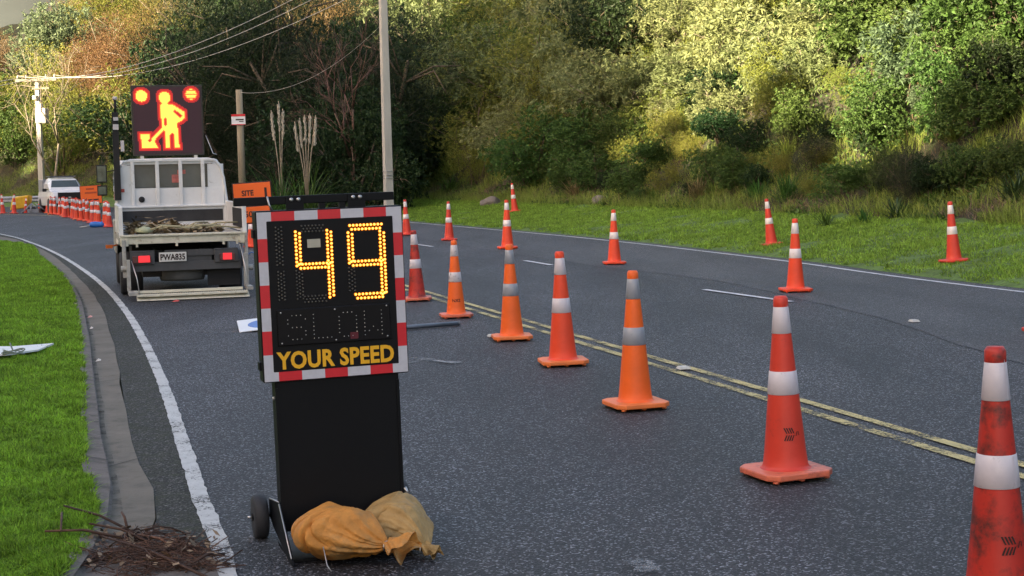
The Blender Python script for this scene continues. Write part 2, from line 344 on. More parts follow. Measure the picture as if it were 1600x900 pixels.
# terrain beyond the right road edge: verge, bank, hillside
ps=np.array([.28,.5,1,2,3,4,4.4,5,5.6,6.5,7.5,9,11,14,18,24,32,45,65,90])
nn=normals(edgeR); k=len(edgeR); V=[]; 
for j,p in enumerate(ps):
    q=edgeR+nn*p; jz=rng.normal(0,.02+min(.25,.03*max(0,p-4)),k); V.append(np.c_[q,hz(p)+jz*(p>.4)])
V=np.concatenate(V); Fq=[(j*k+i,(j+1)*k+i,(j+1)*k+i+1,j*k+i+1) for j in range(6) for i in range(k-1)]
npmesh('right_grass_verge',V,Fq,TURF,smooth=True)['kind']='structure'
BANK=mat('bank_soil',(.03,.028,.014),.95,var=.5,vscale=2,bump=.8,bscale=12,dirt=(.035,.05,.015),dscale=1.5,dth=.5)
Fq=[(j*k+i,(j+1)*k+i,(j+1)*k+i+1,j*k+i+1) for j in range(6,len(ps)-1) for i in range(k-1)]
npmesh('hillside_terrain',V,Fq,BANK,smooth=True)['kind']='structure'
# unseen ridge added to shade the road, crest shaped for shadow heights; and the distant_hill
sh=np.array([sd[0],sd[1]])/np.hypot(sd[0],sd[1]); te=math.tan(R(SUN_EL)); Lr=75.
us=np.linspace(0,edgeR.shape[0]-1,260).astype(int); ridge=[]
SHADE=[(-40,16),(14,15),(20,9.5),(25,6.0),(30,3.0),(38,2.3),(46,2.8),(52,4.8),(57,9.0),(64,13.0),(80,12.0),(88,6.0),(93,3.4),(105,3.0),(125,5)]
yk=[a for a,b in SHADE]; zk=[b for a,b in SHADE]
for i in us:
    t=edgeR[i]+nn[i]*7.5; zt=np.interp(t[1],yk,zk); z=zt+Lr*te
    z+=.9*math.sin(i*.31)+.8*math.sin(i*.9)+.6*math.sin(i*2.3+1)+rng.normal(0,.6)
    ridge.append((t[0]+sh[0]*Lr,t[1]+sh[1]*Lr,z))
V=[];k2=len(ridge)
for p in ridge: V.append(p)
for p in ridge: V.append((p[0]-sh[0]*14,p[1]-sh[1]*14,max(0,p[2]*.35)))
for p in ridge: V.append((p[0]+sh[0]*60,p[1]+sh[1]*60,p[2]*.6))
for p in ridge: V.append((p[0]-sh[0]*22,p[1]-sh[1]*22,-.1))
Fq=[(i,i+1,k2+i+1,k2+i) for i in range(k2-1)]+[(2*k2+i,2*k2+i+1,i+1,i) for i in range(k2-1)]+[(k2+i,k2+i+1,3*k2+i+1,3*k2+i) for i in range(k2-1)]
npmesh('added_shade_ridge',V,Fq,mat('shade_ridge_green',(.04,.055,.025),.95,var=.4,vscale=.5,coord='Object'))['kind']='structure'
def farhill(D,x0,x1,zf,m,name):
    V=[];n=60
    for i in range(n):
        px=x0+(x1-x0)*i/(n-1); q=WD(px,D); z=zf(px); V+= [(q[0],q[1],-1),(q[0],q[1]+D*.02,z*.5),(q[0]*1.1,q[1]*1.12,z),(q[0]*1.3,q[1]*1.5,z*.4)]
    Fq=[(i*4+j,(i+1)*4+j,(i+1)*4+j+1,i*4+j+1) for i in range(n-1) for j in range(3)]
    npmesh(name,V,Fq,m,smooth=True)['kind']='structure'
farhill(700,-900,1400,lambda x:150+14*math.sin(x*.006)+5*math.sin(x*.031),mat('distant_bush',(.026,.034,.037),.95,var=.25,vscale=.02),'distant_hill')

# ============================================================ traffic cones
def conemat(n,c,dc,dth,emul=1): return mat(n,c,.5,var=.10,vscale=5,dirt=dc,dscale=7,dth=dth,bump=.12,bscale=30)
C_OR=conemat('cone_orange',(.85,.13,.012),(.50,.07,.01),.62)
C_RO=conemat('cone_red_orange',(.78,.065,.018),(.45,.04,.015),.60)
C_RD=conemat('cone_faded_red',(.62,.045,.022),(.24,.028,.018),.58)
C_DK=conemat('cone_dirty_red',(.48,.028,.016),(.09,.02,.016),.47)
BASE_D=conemat('cone_base_dusty',(.72,.17,.09),(.35,.09,.06),.5)
BASE_O=conemat('cone_base_orange',(.82,.20,.05),(.5,.13,.06),.58)
RW=mat('white_reflective_sleeve',(.62,.58,.62),.35,var=.07,dirt=(.20,.16,.16),dscale=18,dth=.60,bump=.1,bscale=90)
RS=mat('silver_reflective_sleeve',(.30,.32,.36),.3,var=.07,dirt=(.15,.16,.17),dscale=14,dth=.62)
RT=mat('torn_reflective_sleeve',(.60,.56,.58),.45,var=.1,dirt=(.06,.04,.04),dscale=16,dth=.55)
RFAR=mat('pale_reflective_sleeve',(.80,.74,.74),.4,var=.05,dirt=(.5,.4,.38),dscale=10,dth=.62)
BLKINK=mat('black_stencil_ink',(.03,.015,.012),.8)
def rad(z): return np.interp(z,[.045,.06,.12,.86,.885,.9],[.122,.112,.104,.033,.029,.020])
def cone_proto(body,base,band,feet=True,seg=32):
    t=thing('traffic_cone','cone','traffic cone')
    b=MB(); c=.05; w=.185; pl=[(-w+c,-w),(w-c,-w),(w,-w+c),(w,w-c),(w-c,w),(-w+c,w),(-w,w-c),(-w,-w+c)]
    b.prism(pl,'z',.014,.046); 
    if feet:
        for x in(-.14,0,.14):
            for y in(-.15,.15): b.lathe([(.017,0),(.02,.015)],(x,y,0),8)
    b.build('base',base,t,bevel=.008)
    prof=[(.128,.0455)]+[(float(rad(z)),z) for z in (.052,.065,.12,.3,.385,.50,.62,.775,.84)]+[(.037,.845),(.036,.885),(.028,.899),(.020,.900)]
    m=MB(); m.lathe(prof,seg=seg,cap=False); m.lathe([(.021,.8995),(.012,.8996)],seg=seg,cap=True); m.build('cone_body',body,t)
    for z0,z1 in((.715,.865-.005),(.415,.53)):
        q=MB(); q.lathe([(float(rad(z0))+.0005,z0),(float(rad(z0))+.0028,z0+.002),(float(rad(z1))+.0028,z1-.002),(float(rad(z1))+.0005,z1)],seg=seg,cap=False)
        # raised overlap seam of the sleeve
        for dz in(0,):
            a=-1.15; v=[]
            for z in(z0+.003,z1-.003):
                for da in(-.03,.03): r=float(rad(z))+.0042; v.append((r*math.cos(a+da),r*math.sin(a+da),z))
            q.add(v,[(0,1,3,2)])
        q.build('reflective_sleeve',band,t)
    return t
def wrap_on_cone(z0,a0):
    def f(v):
        r=float(rad(z0+v.y))+.0025; a=a0+v.x/r; return Vector((r*math.cos(a),r*math.sin(a),z0+v.y))
    return f
def leaf_stamp(parent,a0,z0):
    m=MB(); wf=wrap_on_cone(z0,a0)
    for i in range(4):
        for s in(1,-1):
            x=-.022+i*.012; p=[(x,s*.004),(x+.006,s*.004),(x-.006,s*.032),(x-.013,s*.031)]
            m.add([wf(Vector((*q,0))) for q in p],[(0,1,2,3)])
    m.add([wf(Vector((x,y,0))) for x,y in((.026,-.01),(.030,-.01),(.038,.012),(.034,.012))],[(0,1,2,3)])
    m.add([wf(Vector((x,y,0))) for x,y in((.044,-.008),(.048,-.008),(.044,.012),(.040,.012))],[(0,1,2,3)])
    m.build('leaf_stamp',BLKINK,parent)
cones=[ # base px, base py, height px, variant, tilt(x,y) deg, yaw, label
(1228,745,283,'red',(0,-1.2),20,'bright red cone with dusty pink base and leaf stamp on the near lane',0),
(993,637,214,'silver',(0,-.3),17,'bright orange cone with two silver grey bands and a clean footed base',0),
(880,570,177,'orange',(0,-.8),8,'plain orange cone with white bands second behind the front silver banded one',0),
(800,531,149,'silver',(0,-.5),6,'orange cone with silver grey bands, farther of the two silver banded ones',0),
(713,496,120,'torn',(0,-.5),10,'orange cone with scuffed torn bands and black NX2 stencilled near its base',0),
(652,470,110,'dark',(0,-1.6),5,'dirty dark red cone standing just beside the right border of the speed sign',0),
(1560,944,404,'dark',(0,-.8),10,'large dirty red cone cut off by the lower right corner of the photo',0),
(1243,456,114,'far',(0,0),3,'clean orange cone standing at the end of a white lane dash on the far lane',0),
(960,413,85,'far',(0,0),2,'orange cone alone in the middle of the far lane below the sunlit bush',0),
(1206,393,73,'farred',(0,-6),15,'left leaning cone on the far road edge beside the grass verge',0),
(1491,424,95,'farred',(0,-4),12,'leaning cone on the grass edge at far right before the flax bank',0),
(793,389,82,'far',(0,0),2,'orange cone directly behind the silver banded one near the far lane',0),
(702,376,61,'farred',(0,0),2,'red cone with dark wide base on the far lane above the NX2 cone',0),
(805,346,45,'farred',(0,-5),8,'small leaning cone at the verge touching the sunlit streak of grass',0),
(636,368,56,'farred',(0,-2),5,'cone half hidden behind the upper right corner of the speed sign',0),
(1641,522,196,'farred',(0,0),5,'red cone whose base corner peeks in at the right edge of the photo',0),
(394,387,62,'far',(0,0),5,'orange cone in the gap between truck tray and the speed sign',0),
(574,334,36,'farred',(0,0),5,'tiny cone seen under the black bar on top of the speed sign',0),
(22,334,42,'farred',(0,3),5,'tall leftmost cone beside the yellow barrow',0),
(5,334,36,'farred',(0,-3),5,'cone at the far left edge of the photo before the guardrail',0),
(40,333,24,'farred',(0,4),5,'small cone between the leftmost cones and the yellow barrow',0),
]
protos={'red':cone_proto(C_RD,BASE_D,RW),'orange':cone_proto(C_RO,BASE_O,RW),'silver':cone_proto(C_OR,BASE_O,RS),'torn':cone_proto(C_OR,BASE_D,RT),
 'dark':cone_proto(C_DK,BASE_D,RW),'far':cone_proto(C_RO,C_RO,RFAR,seg=20),'farred':cone_proto(C_RD,C_RD,RFAR,feet=False,seg=20)}
usedp=set()
def put_cone(var,x,y,z,sc,tilt,yaw,label,group='traffic cones on the road'):
    if var in usedp: o=copy_tree(protos[var])
    else: o=protos[var]; usedp.add(var)
    o.location=(x,y,z); o.scale=(sc,sc,sc); o.rotation_euler=(R(tilt[0]),R(tilt[1]),R(yaw))
    tag(o,label,'traffic cone',group); return o
named=[]
for (px,py,hp,var,tl,yaw,label,_) in cones:
    g=G(px,py); z=0
    s=0.0143056*(px-800)+.6253675*(py-450)+114.01; sc=hp/.9/s; sc=min(max(sc,.85),1.12)
    p=pdist(g[:2])[0][0]; z=float(hz(p)) if p>0 else .004
    o=put_cone(var,g[0],g[1],z,sc,tl,yaw,label); o.rotation_euler=(0,R(tl[1]),0); 
    o.rotation_euler=(Matrix.Rotation(R(tl[1]),3,'Y')@Matrix.Rotation(R(yaw),3,'Z')).to_euler()
    named.append((px,o))
for px,o in named:
    if px in(1228,1560):
        leaf_stamp(o,R(-90-14+(0 if px==1228 else 2)-(20 if px==1228 else 10))+R(14)+R(8),.225)
    if px==713: text('stencil','NX2',.05,BLKINK,o,None,bold=.001,ext=0,wrap=wrap_on_cone(.20,R(-90-10+6)))
# the dense row of cones by the closed lane
P0=G(66,330)[:2]; P1=G(178,355)[:2]
N=46
for i in range(N):
    t=i/(N-1); q=P0+(P1-P0)*t**.9+rng.normal(0,.10,2); 
    put_cone(['far','farred','far','orange'][i%4],q[0],q[1],.004,.93+.06*rng.random(),(0,rng.normal(0,1.5)),rng.random()*60,'orange cone with white bands packed in the long row between truck and white pickup','cones packed in a row behind the truck').rotation_euler=(0,R(rng.normal(0,1.5)),rng.random())

# ============================================================ speed display sign
BLK=mat('black_powdercoat',(.0045,.005,.0065),.5,var=.2,vscale=2,spec=.18,dirt=(.009,.009,.010),dscale=5,dth=.6)
BLKF=mat('black_display_face',(.005,.005,.006),.55,var=.1,spec=.2)
BLKR=mat('black_rubber',(.025,.026,.03),.7,var=.2,bump=.2,bscale=90)
STEEL=mat('zinc_steel',(.5,.5,.5),.35,metal=.9,var=.1)
STR=mat('red_reflective_tape',(.62,.018,.03),.35,var=.05,vscale=30)
STW=mat('white_reflective_tape',(.55,.55,.60),.35,var=.06,vscale=50)
SYEL=mat('yellow_lettering_vinyl',(.85,.44,.012),.45,var=.04)
LEDON=mat('amber_led_lit',(.9,.4,.02),.3,emis=(1,.22,.005),estr=.28,var=0)
LEDHOT=mat('amber_led_core',(.9,.6,.2),.3,emis=(1,.60,.09),estr=.52,var=0)
LEDOFF=mat('led_lens_unlit',(.30,.28,.22),.25,var=.1)
LEDOFFD=mat('led_bezel_unlit',(.022,.020,.018),.4,var=.1)
g=G(537,850); sgn=thing('speed_display_sign','black portable radar speed sign showing 49 above YOUR SPEED with red and white border','speed sign',(g[0],g[1],.0),R(17))
sgn.rotation_euler=(Matrix.Rotation(R(-.9),3,'Y')@Matrix.Rotation(R(17),3,'Z')).to_euler()
PW,PH,PZ=.622,.718,.735; PX=-.002; FY=-.05     # panel width, height, bottom; face plane y
def pu(u,v,y=0): return (PX+(u-.5)*PW,FY-y,PZ+(1-v)*PH)
m=MB(); m.box((PX,FY+.055,PZ+PH/2),(PW+.006,.11,PH+.006)); m.build('cabinet',BLK,sgn,bevel=.006)
m=MB(); 
# body of the stand (slightly raked plates) 
m.box((0,.012,PZ/2+.045),(.535,.10,PZ-.085)); m.build('stand_body',BLK,sgn,bevel=.005)
for x in(-.262,.262): m=MB(); m.box((x,-.041,PZ/2+.03),(.012,.006,PZ-.12)); m.build('stand_edge',BLK,sgn)
m=MB(); m.box((PX,FY-.001,PZ+PH*.5),(PW*.868,.008,PH*.885)); m.build('display_face',BLKF,sgn,bevel=.002)
# border tape
cuts=[0,.10,.258,.416,.574,.732,.89,1]; vc=[0,.158,.294,.430,.565,.700,.840,1]
bu,bv=.072,.057
red=MB(); wh=MB()
def quad(mb,u0,v0,u1,v1,y): mb.add([pu(u0,v1,y),pu(u1,v1,y),pu(u1,v0,y),pu(u0,v0,y)],[(0,1,2,3)])
for i in range(1,6):
    t=red if i%2 else wh
    quad(t,cuts[i],.003,cuts[i+1],bv,.0035); quad(t,cuts[i],1-bv,cuts[i+1],.997,.0035)
    quad(t,.003,vc[i],bu,vc[i+1],.0035); quad(t,1-bu,vc[i],.997,vc[i+1],.0035)
for a,b in((.003,cuts[1]),(cuts[6],.997)):
    quad(wh,a,.003,b,bv,.0035); quad(wh,a,1-bv,b,.997,.0035)
for a,b in((.003,bu),(1-bu,.997)):
    quad(wh,a,bv,b,vc[1],.0035); quad(wh,a,vc[6],b,1-bv,.0035)
red.build('red_border_tape',STR,sgn); wh.build('white_border_tape',STW,sgn)
# led digits
on4,on9,hot4,hot9=MB(),MB(),MB(),MB();  off=MB(); offd=MB()
def led(mb,u,v,r,y=.006,h=.004):
    x,_,z=pu(u,v); mb.lathe([(r,0),(r*.75,-h*.7),(r*.25,-h)],(x,FY-y,z),6,axis='y',smooth=True)
def seg(u0,v0,u1,v1,lit,rows=2,w=.017):
    L=math.hypot((u1-u0)*PW,(v1-v0)*PH); n=max(2,int(L/.0145)); du,dv=(u1-u0),(v1-v0); hor=abs(du)>abs(dv)
    for i in range(n+1):
        t=i/n
        for r_ in range(rows):
            o=(r_-(rows-1)/2)*w; tt=t+(.5/n if r_%2 else 0); 
            if tt>1: continue
            u=u0+du*tt+(0 if hor else o/PW); v=v0+dv*tt+(o/PH if hor else 0)
            if lit: led(on4 if u0<.55 else on9,u,v,.0074); led(hot4 if u0<.55 else hot9,u,v,.0046,y=.0095,h=.002)
            else: led(offd,u,v,.0058,h=.002); led(off,u,v,.0017,y=.008,h=.001)
A4,B4,A9,B9=.272,.487,.632,.853; T_,M_,B_=.125,.325,.52
seg(A4,T_,A4,M_,1); seg(A4,M_+.004,B4,M_+.004,1); seg(B4,T_,B4,M_,1); seg(B4,M_,B4,B_,1)
seg(A9,T_-.01,B9,T_-.01,1); seg(A9,T_+.02,A9,M_,1); seg(A9,M_+.004,B9,M_+.004,1); seg(B9,T_+.02,B9,M_,1); seg(B9,M_,B9,B_,1); seg(A9+.02,B_+.005,B9,B_+.005,1)
seg(A4+.03,T_-.015,B4-.04,T_-.015,0,3,.012); seg(A4,M_+.03,A4,B_,0,3,.012); seg(A4+.03,B_+.005,B4-.04,B_+.005,0,3,.012); seg(A9,M_+.03,A9,B_-.03,0,3,.012)
seg(.145,T_-.03,.145,M_-.01,0,3,.012); seg(.148,M_+.03,.148,B_,0,3,.012)

for a_,b_ in((on4,hot4),(on9,hot9)): hot_=b_.build('led_cores',LEDHOT,a_.build('lit_digit',LEDON,sgn))
 
off.build('unlit_led_lenses',LEDOFF,sgn); offd.build('unlit_led_bezels',LEDOFFD,sgn)
m=MB(); quad(m,.335,.172,.425,.222,.009); m.build('paper_sticker',mat('pale_sticker',(.42,.40,.32),.7),sgn)
m=MB()
for a,b,c,d in((.245,.095,.515,.10),(.605,.095,.88,.10)): pass
# lower SLOW panel
m=MB(); x0,_,z0=pu(.105,.79); x1,_,z1=pu(.885,.575); m.box(((x0+x1)/2,FY-.008,(z0+z1)/2),(x1-x0,.012,z1-z0)); sp=m.build('slow_panel',mat('gloss_black_panel',(.004,.004,.006),.3,var=.1,spec=.25),sgn,bevel=.003)
GL={'S':["01110","10001","10000","01110","00001","10001","01110"],'L':["10000"]*6+["11111"],'O':["01110"]+["10001"]*5+["01110"],'W':["10001"]*3+["10001","10101","11011","10001"]}
lens=MB()
for k,ch in enumerate("SLOW"):
    for r_,row in enumerate(GL[ch]):
        for c_,b in enumerate(row):
            if b=='1':
                u=.175+k*.176+c_*.030; v=.615+r_*.0235; led(lens,u,v,.0022,y=.0145,h=.0015)
lens.build('slow_led_lenses',mat('led_lens_pale',(.6,.6,.56),.3),sp); 
scr=MB()
for u,v in((.13,.595),(.5,.593),(.86,.59),(.13,.775),(.5,.775),(.86,.772)): led(scr,u,v,.0042,y=.0145,h=.002)
scr.build('panel_screw',STEEL,sp)
mred=mat('dim_red_lens',(.10,.01,.02),.3); m=MB(); quad(m,.60,.735,.655,.775,.0147); m.build('dim_red_window',mred,sp)
c=pu(.495,.878); text('lettering','YOUR SPEED',.087,SYEL,sgn,Matrix.Translation((c[0],FY-.0065,c[2]))@FACE,bold=.0030,ext=.0012,spacing=1.05,fitw=.812*PW,fith=.076)
# top bar behind the cabinet, with brackets and bolts
bx=Matrix.Translation((-.035,.075,0))
m=MB(); m.box((-.052,.02,1.497),(.685,.035,.035)); bar=m.build('top_bar',BLK,sgn,bevel=.003)
m=MB(); 
for c_,d_ in(((-.14,-.002,1.4835),(.075,.010,.06)),((.125,-.002,1.483),(.075,.010,.06)),((-.022,.02,1.467),(.025,.03,.03)),((.065,.02,1.467),(.025,.03,.03))): m=MB(); m.box(c_,d_); m.build('bar_bracket',BLK,sgn)
m=MB()
for x in(-.155,-.125,.11,.14): m.lathe([(.009,0),(.009,-.004),(.003,-.006)],(x,-.0075,1.498),10,axis='y')
m.build('bolt',STEEL,bar)
m=MB(); m.tube([(-.255,.0,1.515),(-.25,-.01,1.48),(-.235,-.01,1.452)],.0045); m.build('latch_wire',STEEL,bar)
m=MB()
for z in(.80,1.36): m.box((-PW/2-.008,FY+.06,z),(.014,.05,.035))
m.build('cabinet_hinge',BLK,sgn)
# feet: side plates, base plate, axle, wheels
for s in(-1,1):
    m=MB(); m.prism([(.27,.175),(-.035,.215),(-.05,.20),(-.32,.035),(-.335,.012),(-.24,.010),(.18,.07),(.29,.10)],'x',s*.272-.004,s*.272+.004); sp_=m.build('side_plate',BLK,sgn)
    m=MB(); m.tube([(s*.276,-.045,.212),(s*.276,-.32,.040)],.0035); m.tube([(s*.276,.25,.18),(s*.276,-.03,.2175)],.0035)
    m.lathe([(.007,0),(.007,.005)],(s*.276,-.05,.185),8,axis='x'); m.lathe([(.007,0),(.007,.005)],(s*.276,-.06,.10),8,axis='x'); m.build('bright_plate_edge',STEEL,sp_)
    m=MB(); X=s*.32; WY=.27; m.lathe([(.055,-.03),(.088,-.03),(.098,-.022),(.100,0),(.098,.022),(.088,.03),(.055,.03)],(X,WY,.1),28,axis='x'); wh_=m.build('wheel',BLKR,sgn)
    m=MB(); m.lathe([(.056,-.018),(.056,.018)],(X,WY,.1),20,axis='x')
    for k in range(5):
        a=k*2*PI/5; m.box((X-.02*1,WY+.03*math.cos(a),.1+.03*math.sin(a)),(.012,.014,.014))
    m.lathe([(.018,-.036),(.018,.036)],(X,WY,.1),12,axis='x'); m.build('wheel_hub',BLK,wh_)
    m=MB(); m.lathe([(.006,-.055),(.006,-.03)],(X,WY,.1),8,axis='x'); m.build('axle_pin',STEEL,wh_)
m=MB(); m.box((0,-.07,.012),(.535,.36,.012)); m.lathe([(.008,-.32),(.008,.32)],(0,.27,.1),8,axis='x'); m.build('base_plate',BLK,sgn)
m=MB(); m.tube([(.272,-.04,.23),(.285,-.05,.2)],.008); m.lathe([(.008,0),(.008,.008)],(.27,.0,.66),8,axis='x'); m.lathe([(.008,0),(.008,.008)],(-.276,-.01,.66),8,axis='x'); m.build('side_bolt',STEEL,sgn)
m=MB(); m.tube([(-.16,-.42,.10),(-.152,-.45,.03),(-.14,-.47,.008)],.0028); m.build('wire_stay',STEEL,sgn)

# ============================================================ sandbags
def bagmat(n,c,c2): 
    m=mat(n,c,.72,var=.25,vscale=8,dirt=c2,dscale=5,dth=.5,bump=.8,bscale=38); return m
def sandbag(name,label,loc,L,Wd,H,rz,m,seed,flare,tail,creases):
    r=np.random.default_rng(seed); nu,nv=150,110; V=[]
    ph=r.random(30)*6.28; t0=.80; K=r.normal(size=(12,3))*np.array([9,9,9])*np.linspace(.8,2.6,12)[:,None]
    for i in range(nu+1):
        t=i/nu
        if t<.80: q=t/.80; rr=max(0.0,1-abs(2*q-0.92)**2.3)**.55 if q<.46 else (.13+.87*max(0,(1-((q-.46)/.54)**1.7))**.75)
        else: q=(t-.8)/.2; rr=.13+(flare-.13)*q**.75
        for k in range(nv):
            a=2*PI*k/nv; neck=max(0,1-abs(t-t0)/.52)**.8
            tw=a+.5*math.sin(t*4+ph[9])
            w=sum(abs(math.sin(tw*f*.5+ph[j]+.6*math.sin(t*6+j)))*c for j,(f,c) in enumerate(((5,.3),(9,.32),(14,.24),(21,.14))))
            fold=1-creases*neck*w
            x0,y0,z0=L*t,Wd/2*rr*math.cos(a),H/2*rr*math.sin(a)
            nz=sum((1-2*abs(math.sin(K[j]@np.array([x0,y0,z0])+ph[10+j])))/(1.5+j*.6) for j in range(10))
            lump=1+.08*math.sin(a*2+ph[4]+t*5)+.05*math.sin(t*13+a*3+ph[5])+.058*nz*(1-.4*neck)
            cr=0
            for jj in range(5):
                d=abs(t-(.16+.13*jj)-.12*math.sin(a*1.2+ph[20+jj])); cr+=math.exp(-(d/.015)**2)*.12*(.5+.5*math.sin(a*1.5+ph[25+jj]))
            q2=rr*fold*lump*(1-cr)
            x=x0+.02*math.sin(a*3+ph[6])*rr; y=Wd/2*q2*math.cos(a); z=H/2*q2*math.sin(a)*(1.0 if math.sin(a)<0 else 1.08-.3*max(0,math.cos(a*1.0+ph[7]))*.4)
            cz=H*.46 if t<.56 else H*.46*(1-min(1,(t-.56)/.3))+tail*min(1,(t-.56)/.3)
            z=z+cz
            if t>.8: y*=1.3; z=cz+(z-cz)*.6+.016*math.sin(a*3+t*30)
            if z<.006: y*=1.05; z=.006
            V.append((x-L*.4,y,z))
    Fq=[(i*nv+k,i*nv+(k+1)%nv,(i+1)*nv+(k+1)%nv,(i+1)*nv+k) for i in range(nu) for k in range(nv)]
    t=thing(name,label,'sandbag',loc,rz,'sandbags weighing down the speed sign')
    npmesh('bag',V,Fq,m,t,smooth=True)
    mb=MB(); pts=[(L*.8-L*.4,Wd/2*.15*math.cos(a),tail+H/2*.16*math.sin(a)) for a in np.linspace(0,2*PI,14)]
    mb.tube(pts,.004); mb.build('neck_tie',STEEL,t); return t
BAG1=bagmat('ochre_bag_fabric',(.56,.24,.045),(.33,.20,.075)); BAG2=bagmat('khaki_bag_fabric',(.42,.27,.10),(.24,.15,.055))
g1=G(537,868); g2=G(632,856)
sandbag('sandbag','ochre orange sandbag slumped on the sign base, nearer and larger one',(g1[0]+.015,g1[1]-.10,.006),.50,.36,.25,R(-24),BAG1,3,.62,.075,.34)
sandbag('sandbag','khaki sandbag with gathered neck on the road, right of the ochre one',(g2[0]-.015,g2[1]-.04,.002),.41,.32,.24,R(-48),BAG2,8,.22,.03,.42)

# ============================================================ works truck
TW=mat('scratched_white_truck_paint',(.66,.67,.67),.45,var=.1,vscale=3,dirt=(.30,.29,.26),dscale=5,dth=.60,bump=.06,bscale=9)
TG=mat('grubby_grey_steel',(.32,.32,.30),.6,var=.25,vscale=8,dirt=(.16,.10,.06),dscale=9,dth=.55)
TDK=mat('dark_grey_bumper',(.05,.052,.056),.6,var=.2,dirt=(.09,.085,.08),dscale=4,dth=.6)
TBK=mat('black_underbody',(.012,.012,.013),.8)
CREAM=mat('worn_cream_paint',(.60,.58,.47),.6,var=.15,dirt=(.30,.24,.16),dscale=10,dth=.54,bump=.2,bscale=30)
GLASSD=mat('cab_window_glass',(.10,.115,.115),.08,var=.2,vscale=2,spec=.6)
TLR=mat('tail_lamp_red',(.55,.02,.03),.25,emis=(1,.04,.05),estr=.16,var=.1)
AMB=mat('amber_lens',(.6,.12,.01),.3)
g=G(291,464.5); tz=R(15.5)
tr=thing('works_truck','white flatbed works truck with a lit roadworks board above its cab','truck',(g[0],g[1],0),tz)
# chassis and deck
m=MB(); m.box((0,1.28,.785),(1.66,2.56,.10)); m.build('deck',TG,tr,bevel=.01)
m=MB(); m.box((0,-.03,.79),(1.62,.06,.10)); m.box((0,-.045,.852),(1.66,.09,.03)); m.box((-.78,-.03,.79),(.10,.09,.15)); m.box((.78,-.03,.79),(.10,.09,.15)); m.build('rear_beam',CREAM,tr,bevel=.006)
m=MB(); m.box((-.33,2.1,.55),(.09,3.9,.18)); m.box((.33,2.1,.55),(.09,3.9,.18)); m.box((0,.45,.42),(1.1,.5,.28)); m.box((0,2.2,.5),(1.3,1.6,.3)); m.build('chassis',TBK,tr)
m=MB(); m.box((.05,.02,.565),(.62,.05,.16)); m.box((.02,-.01,.43),(1.45,.06,.12)); m.box((.28,-.012,.60),(.48,.03,.08)); m.lathe([(.03,0),(.03,.006)],(.20,-.032,.60),12,axis='y'); bmp=m.build('rear_bumper',TDK,tr,bevel=.008)
for s in(-1,1):
    m=MB(); X=-.555 if s<0 else .55; m.box((X,-.03,.555),(.32,.08,.19)); m.box((X,-.065,.64),(.32,.02,.02)); h=m.build('lamp_housing',TDK,tr,bevel=.012)
    m=MB(); m.box((X-(.01 if s<0 else -.01),-.088,.535),(.24 if s<0 else .2,.022,.095)); m.build('tail_lamp',TLR if False else mat('tail_lamp_off',(.10,.03,.03),.3),h,bevel=.006)
    m=MB(); m.box((X+(.02 if s<0 else .01),-.100,.54),(.15 if s<0 else .12,.008,.09)); m.build('lit_tail_lamp',TLR,h,bevel=.01)
m=MB(); m.box((-.16,-.062,.555),(.36,.012,.125)); pl=m.build('number_plate',mat('white_plate',(.60,.60,.58),.4,var=.05),tr,bevel=.01)
text('plate_letters','PWA835',.122,BLKINK,pl,Matrix.Translation((-.16,-.0705,.555))@FACE,bold=.004,ext=.001,fitw=.325,fith=.085)
m=MB(); m.lathe([(.20,-.09),(.29,-.085),(.305,-.04),(.305,.04),(.29,.085),(.20,.09)],(-.02,.33,.305),32); 
for dz in(-.055,-.02,.02,.055): m.lathe([(.306,dz-.004),(.309,dz),(.306,dz+.004)],(-.02,.33,.305),32,cap=False)
m.build('spare_tyre',mat('grey_spare_tyre',(.075,.075,.072),.8,var=.2,bump=.3),tr)
m=MB(); m.box((.52,.10,.30),(.44,.02,.32)); m.build('mudflap',TBK,tr)
for s in(-1,1):
    for yy,rr in((1.0,.30),(3.45,.31)):
        m=MB(); w=.20 if yy>2 else .30; X=s*(.83-w/2); m.lathe([(.16,-w/2),(rr*.93,-w/2),(rr,-w/2+.03),(rr,w/2-.03),(rr*.93,w/2),(.16,w/2)],(X,yy,rr),28,axis='x'); wh_=m.build('wheel',BLKR,tr)
        m=MB(); m.lathe([(.165,-w/2+.02),(.165,w/2-.02)],(X,yy,rr),16,axis='x'); m.build('rim',TG,wh_)
# side boards
for s in(-1,1):
    m=MB(); m.box((s*.815,1.30,1.04),(.03,2.5,.36)); m.box((s*.815,1.3,1.235),(.05,2.5,.03)); m.box((s*.815,.03,1.03),(.055,.05,.40)); m.box((s*.815,2.45,1.03),(.05,.05,.40)); sb=m.build('side_board',TW,tr,bevel=.004)
    m=MB(); m.box((s*.815-s*.018,.85,1.04),(.006,1.3,.26)); m.build('board_panel',TBK,sb)
# headboard: sheet with ribs, ledge, mesh of window openings behind which sits the cab glass
HY=2.56
def rr_pts(w,z0,z1,r,tw): 
    pts=[(-w,z0),(w,z0)]
    for k in range(8):
        a=k/7*PI/2; pts.append((tw-r+r*math.cos(a),z1-r+r*math.sin(a)))
    for k in range(8):
        a=PI/2+k/7*PI/2; pts.append((-tw+r+r*math.cos(a),z1-r+r*math.sin(a)))
    return pts
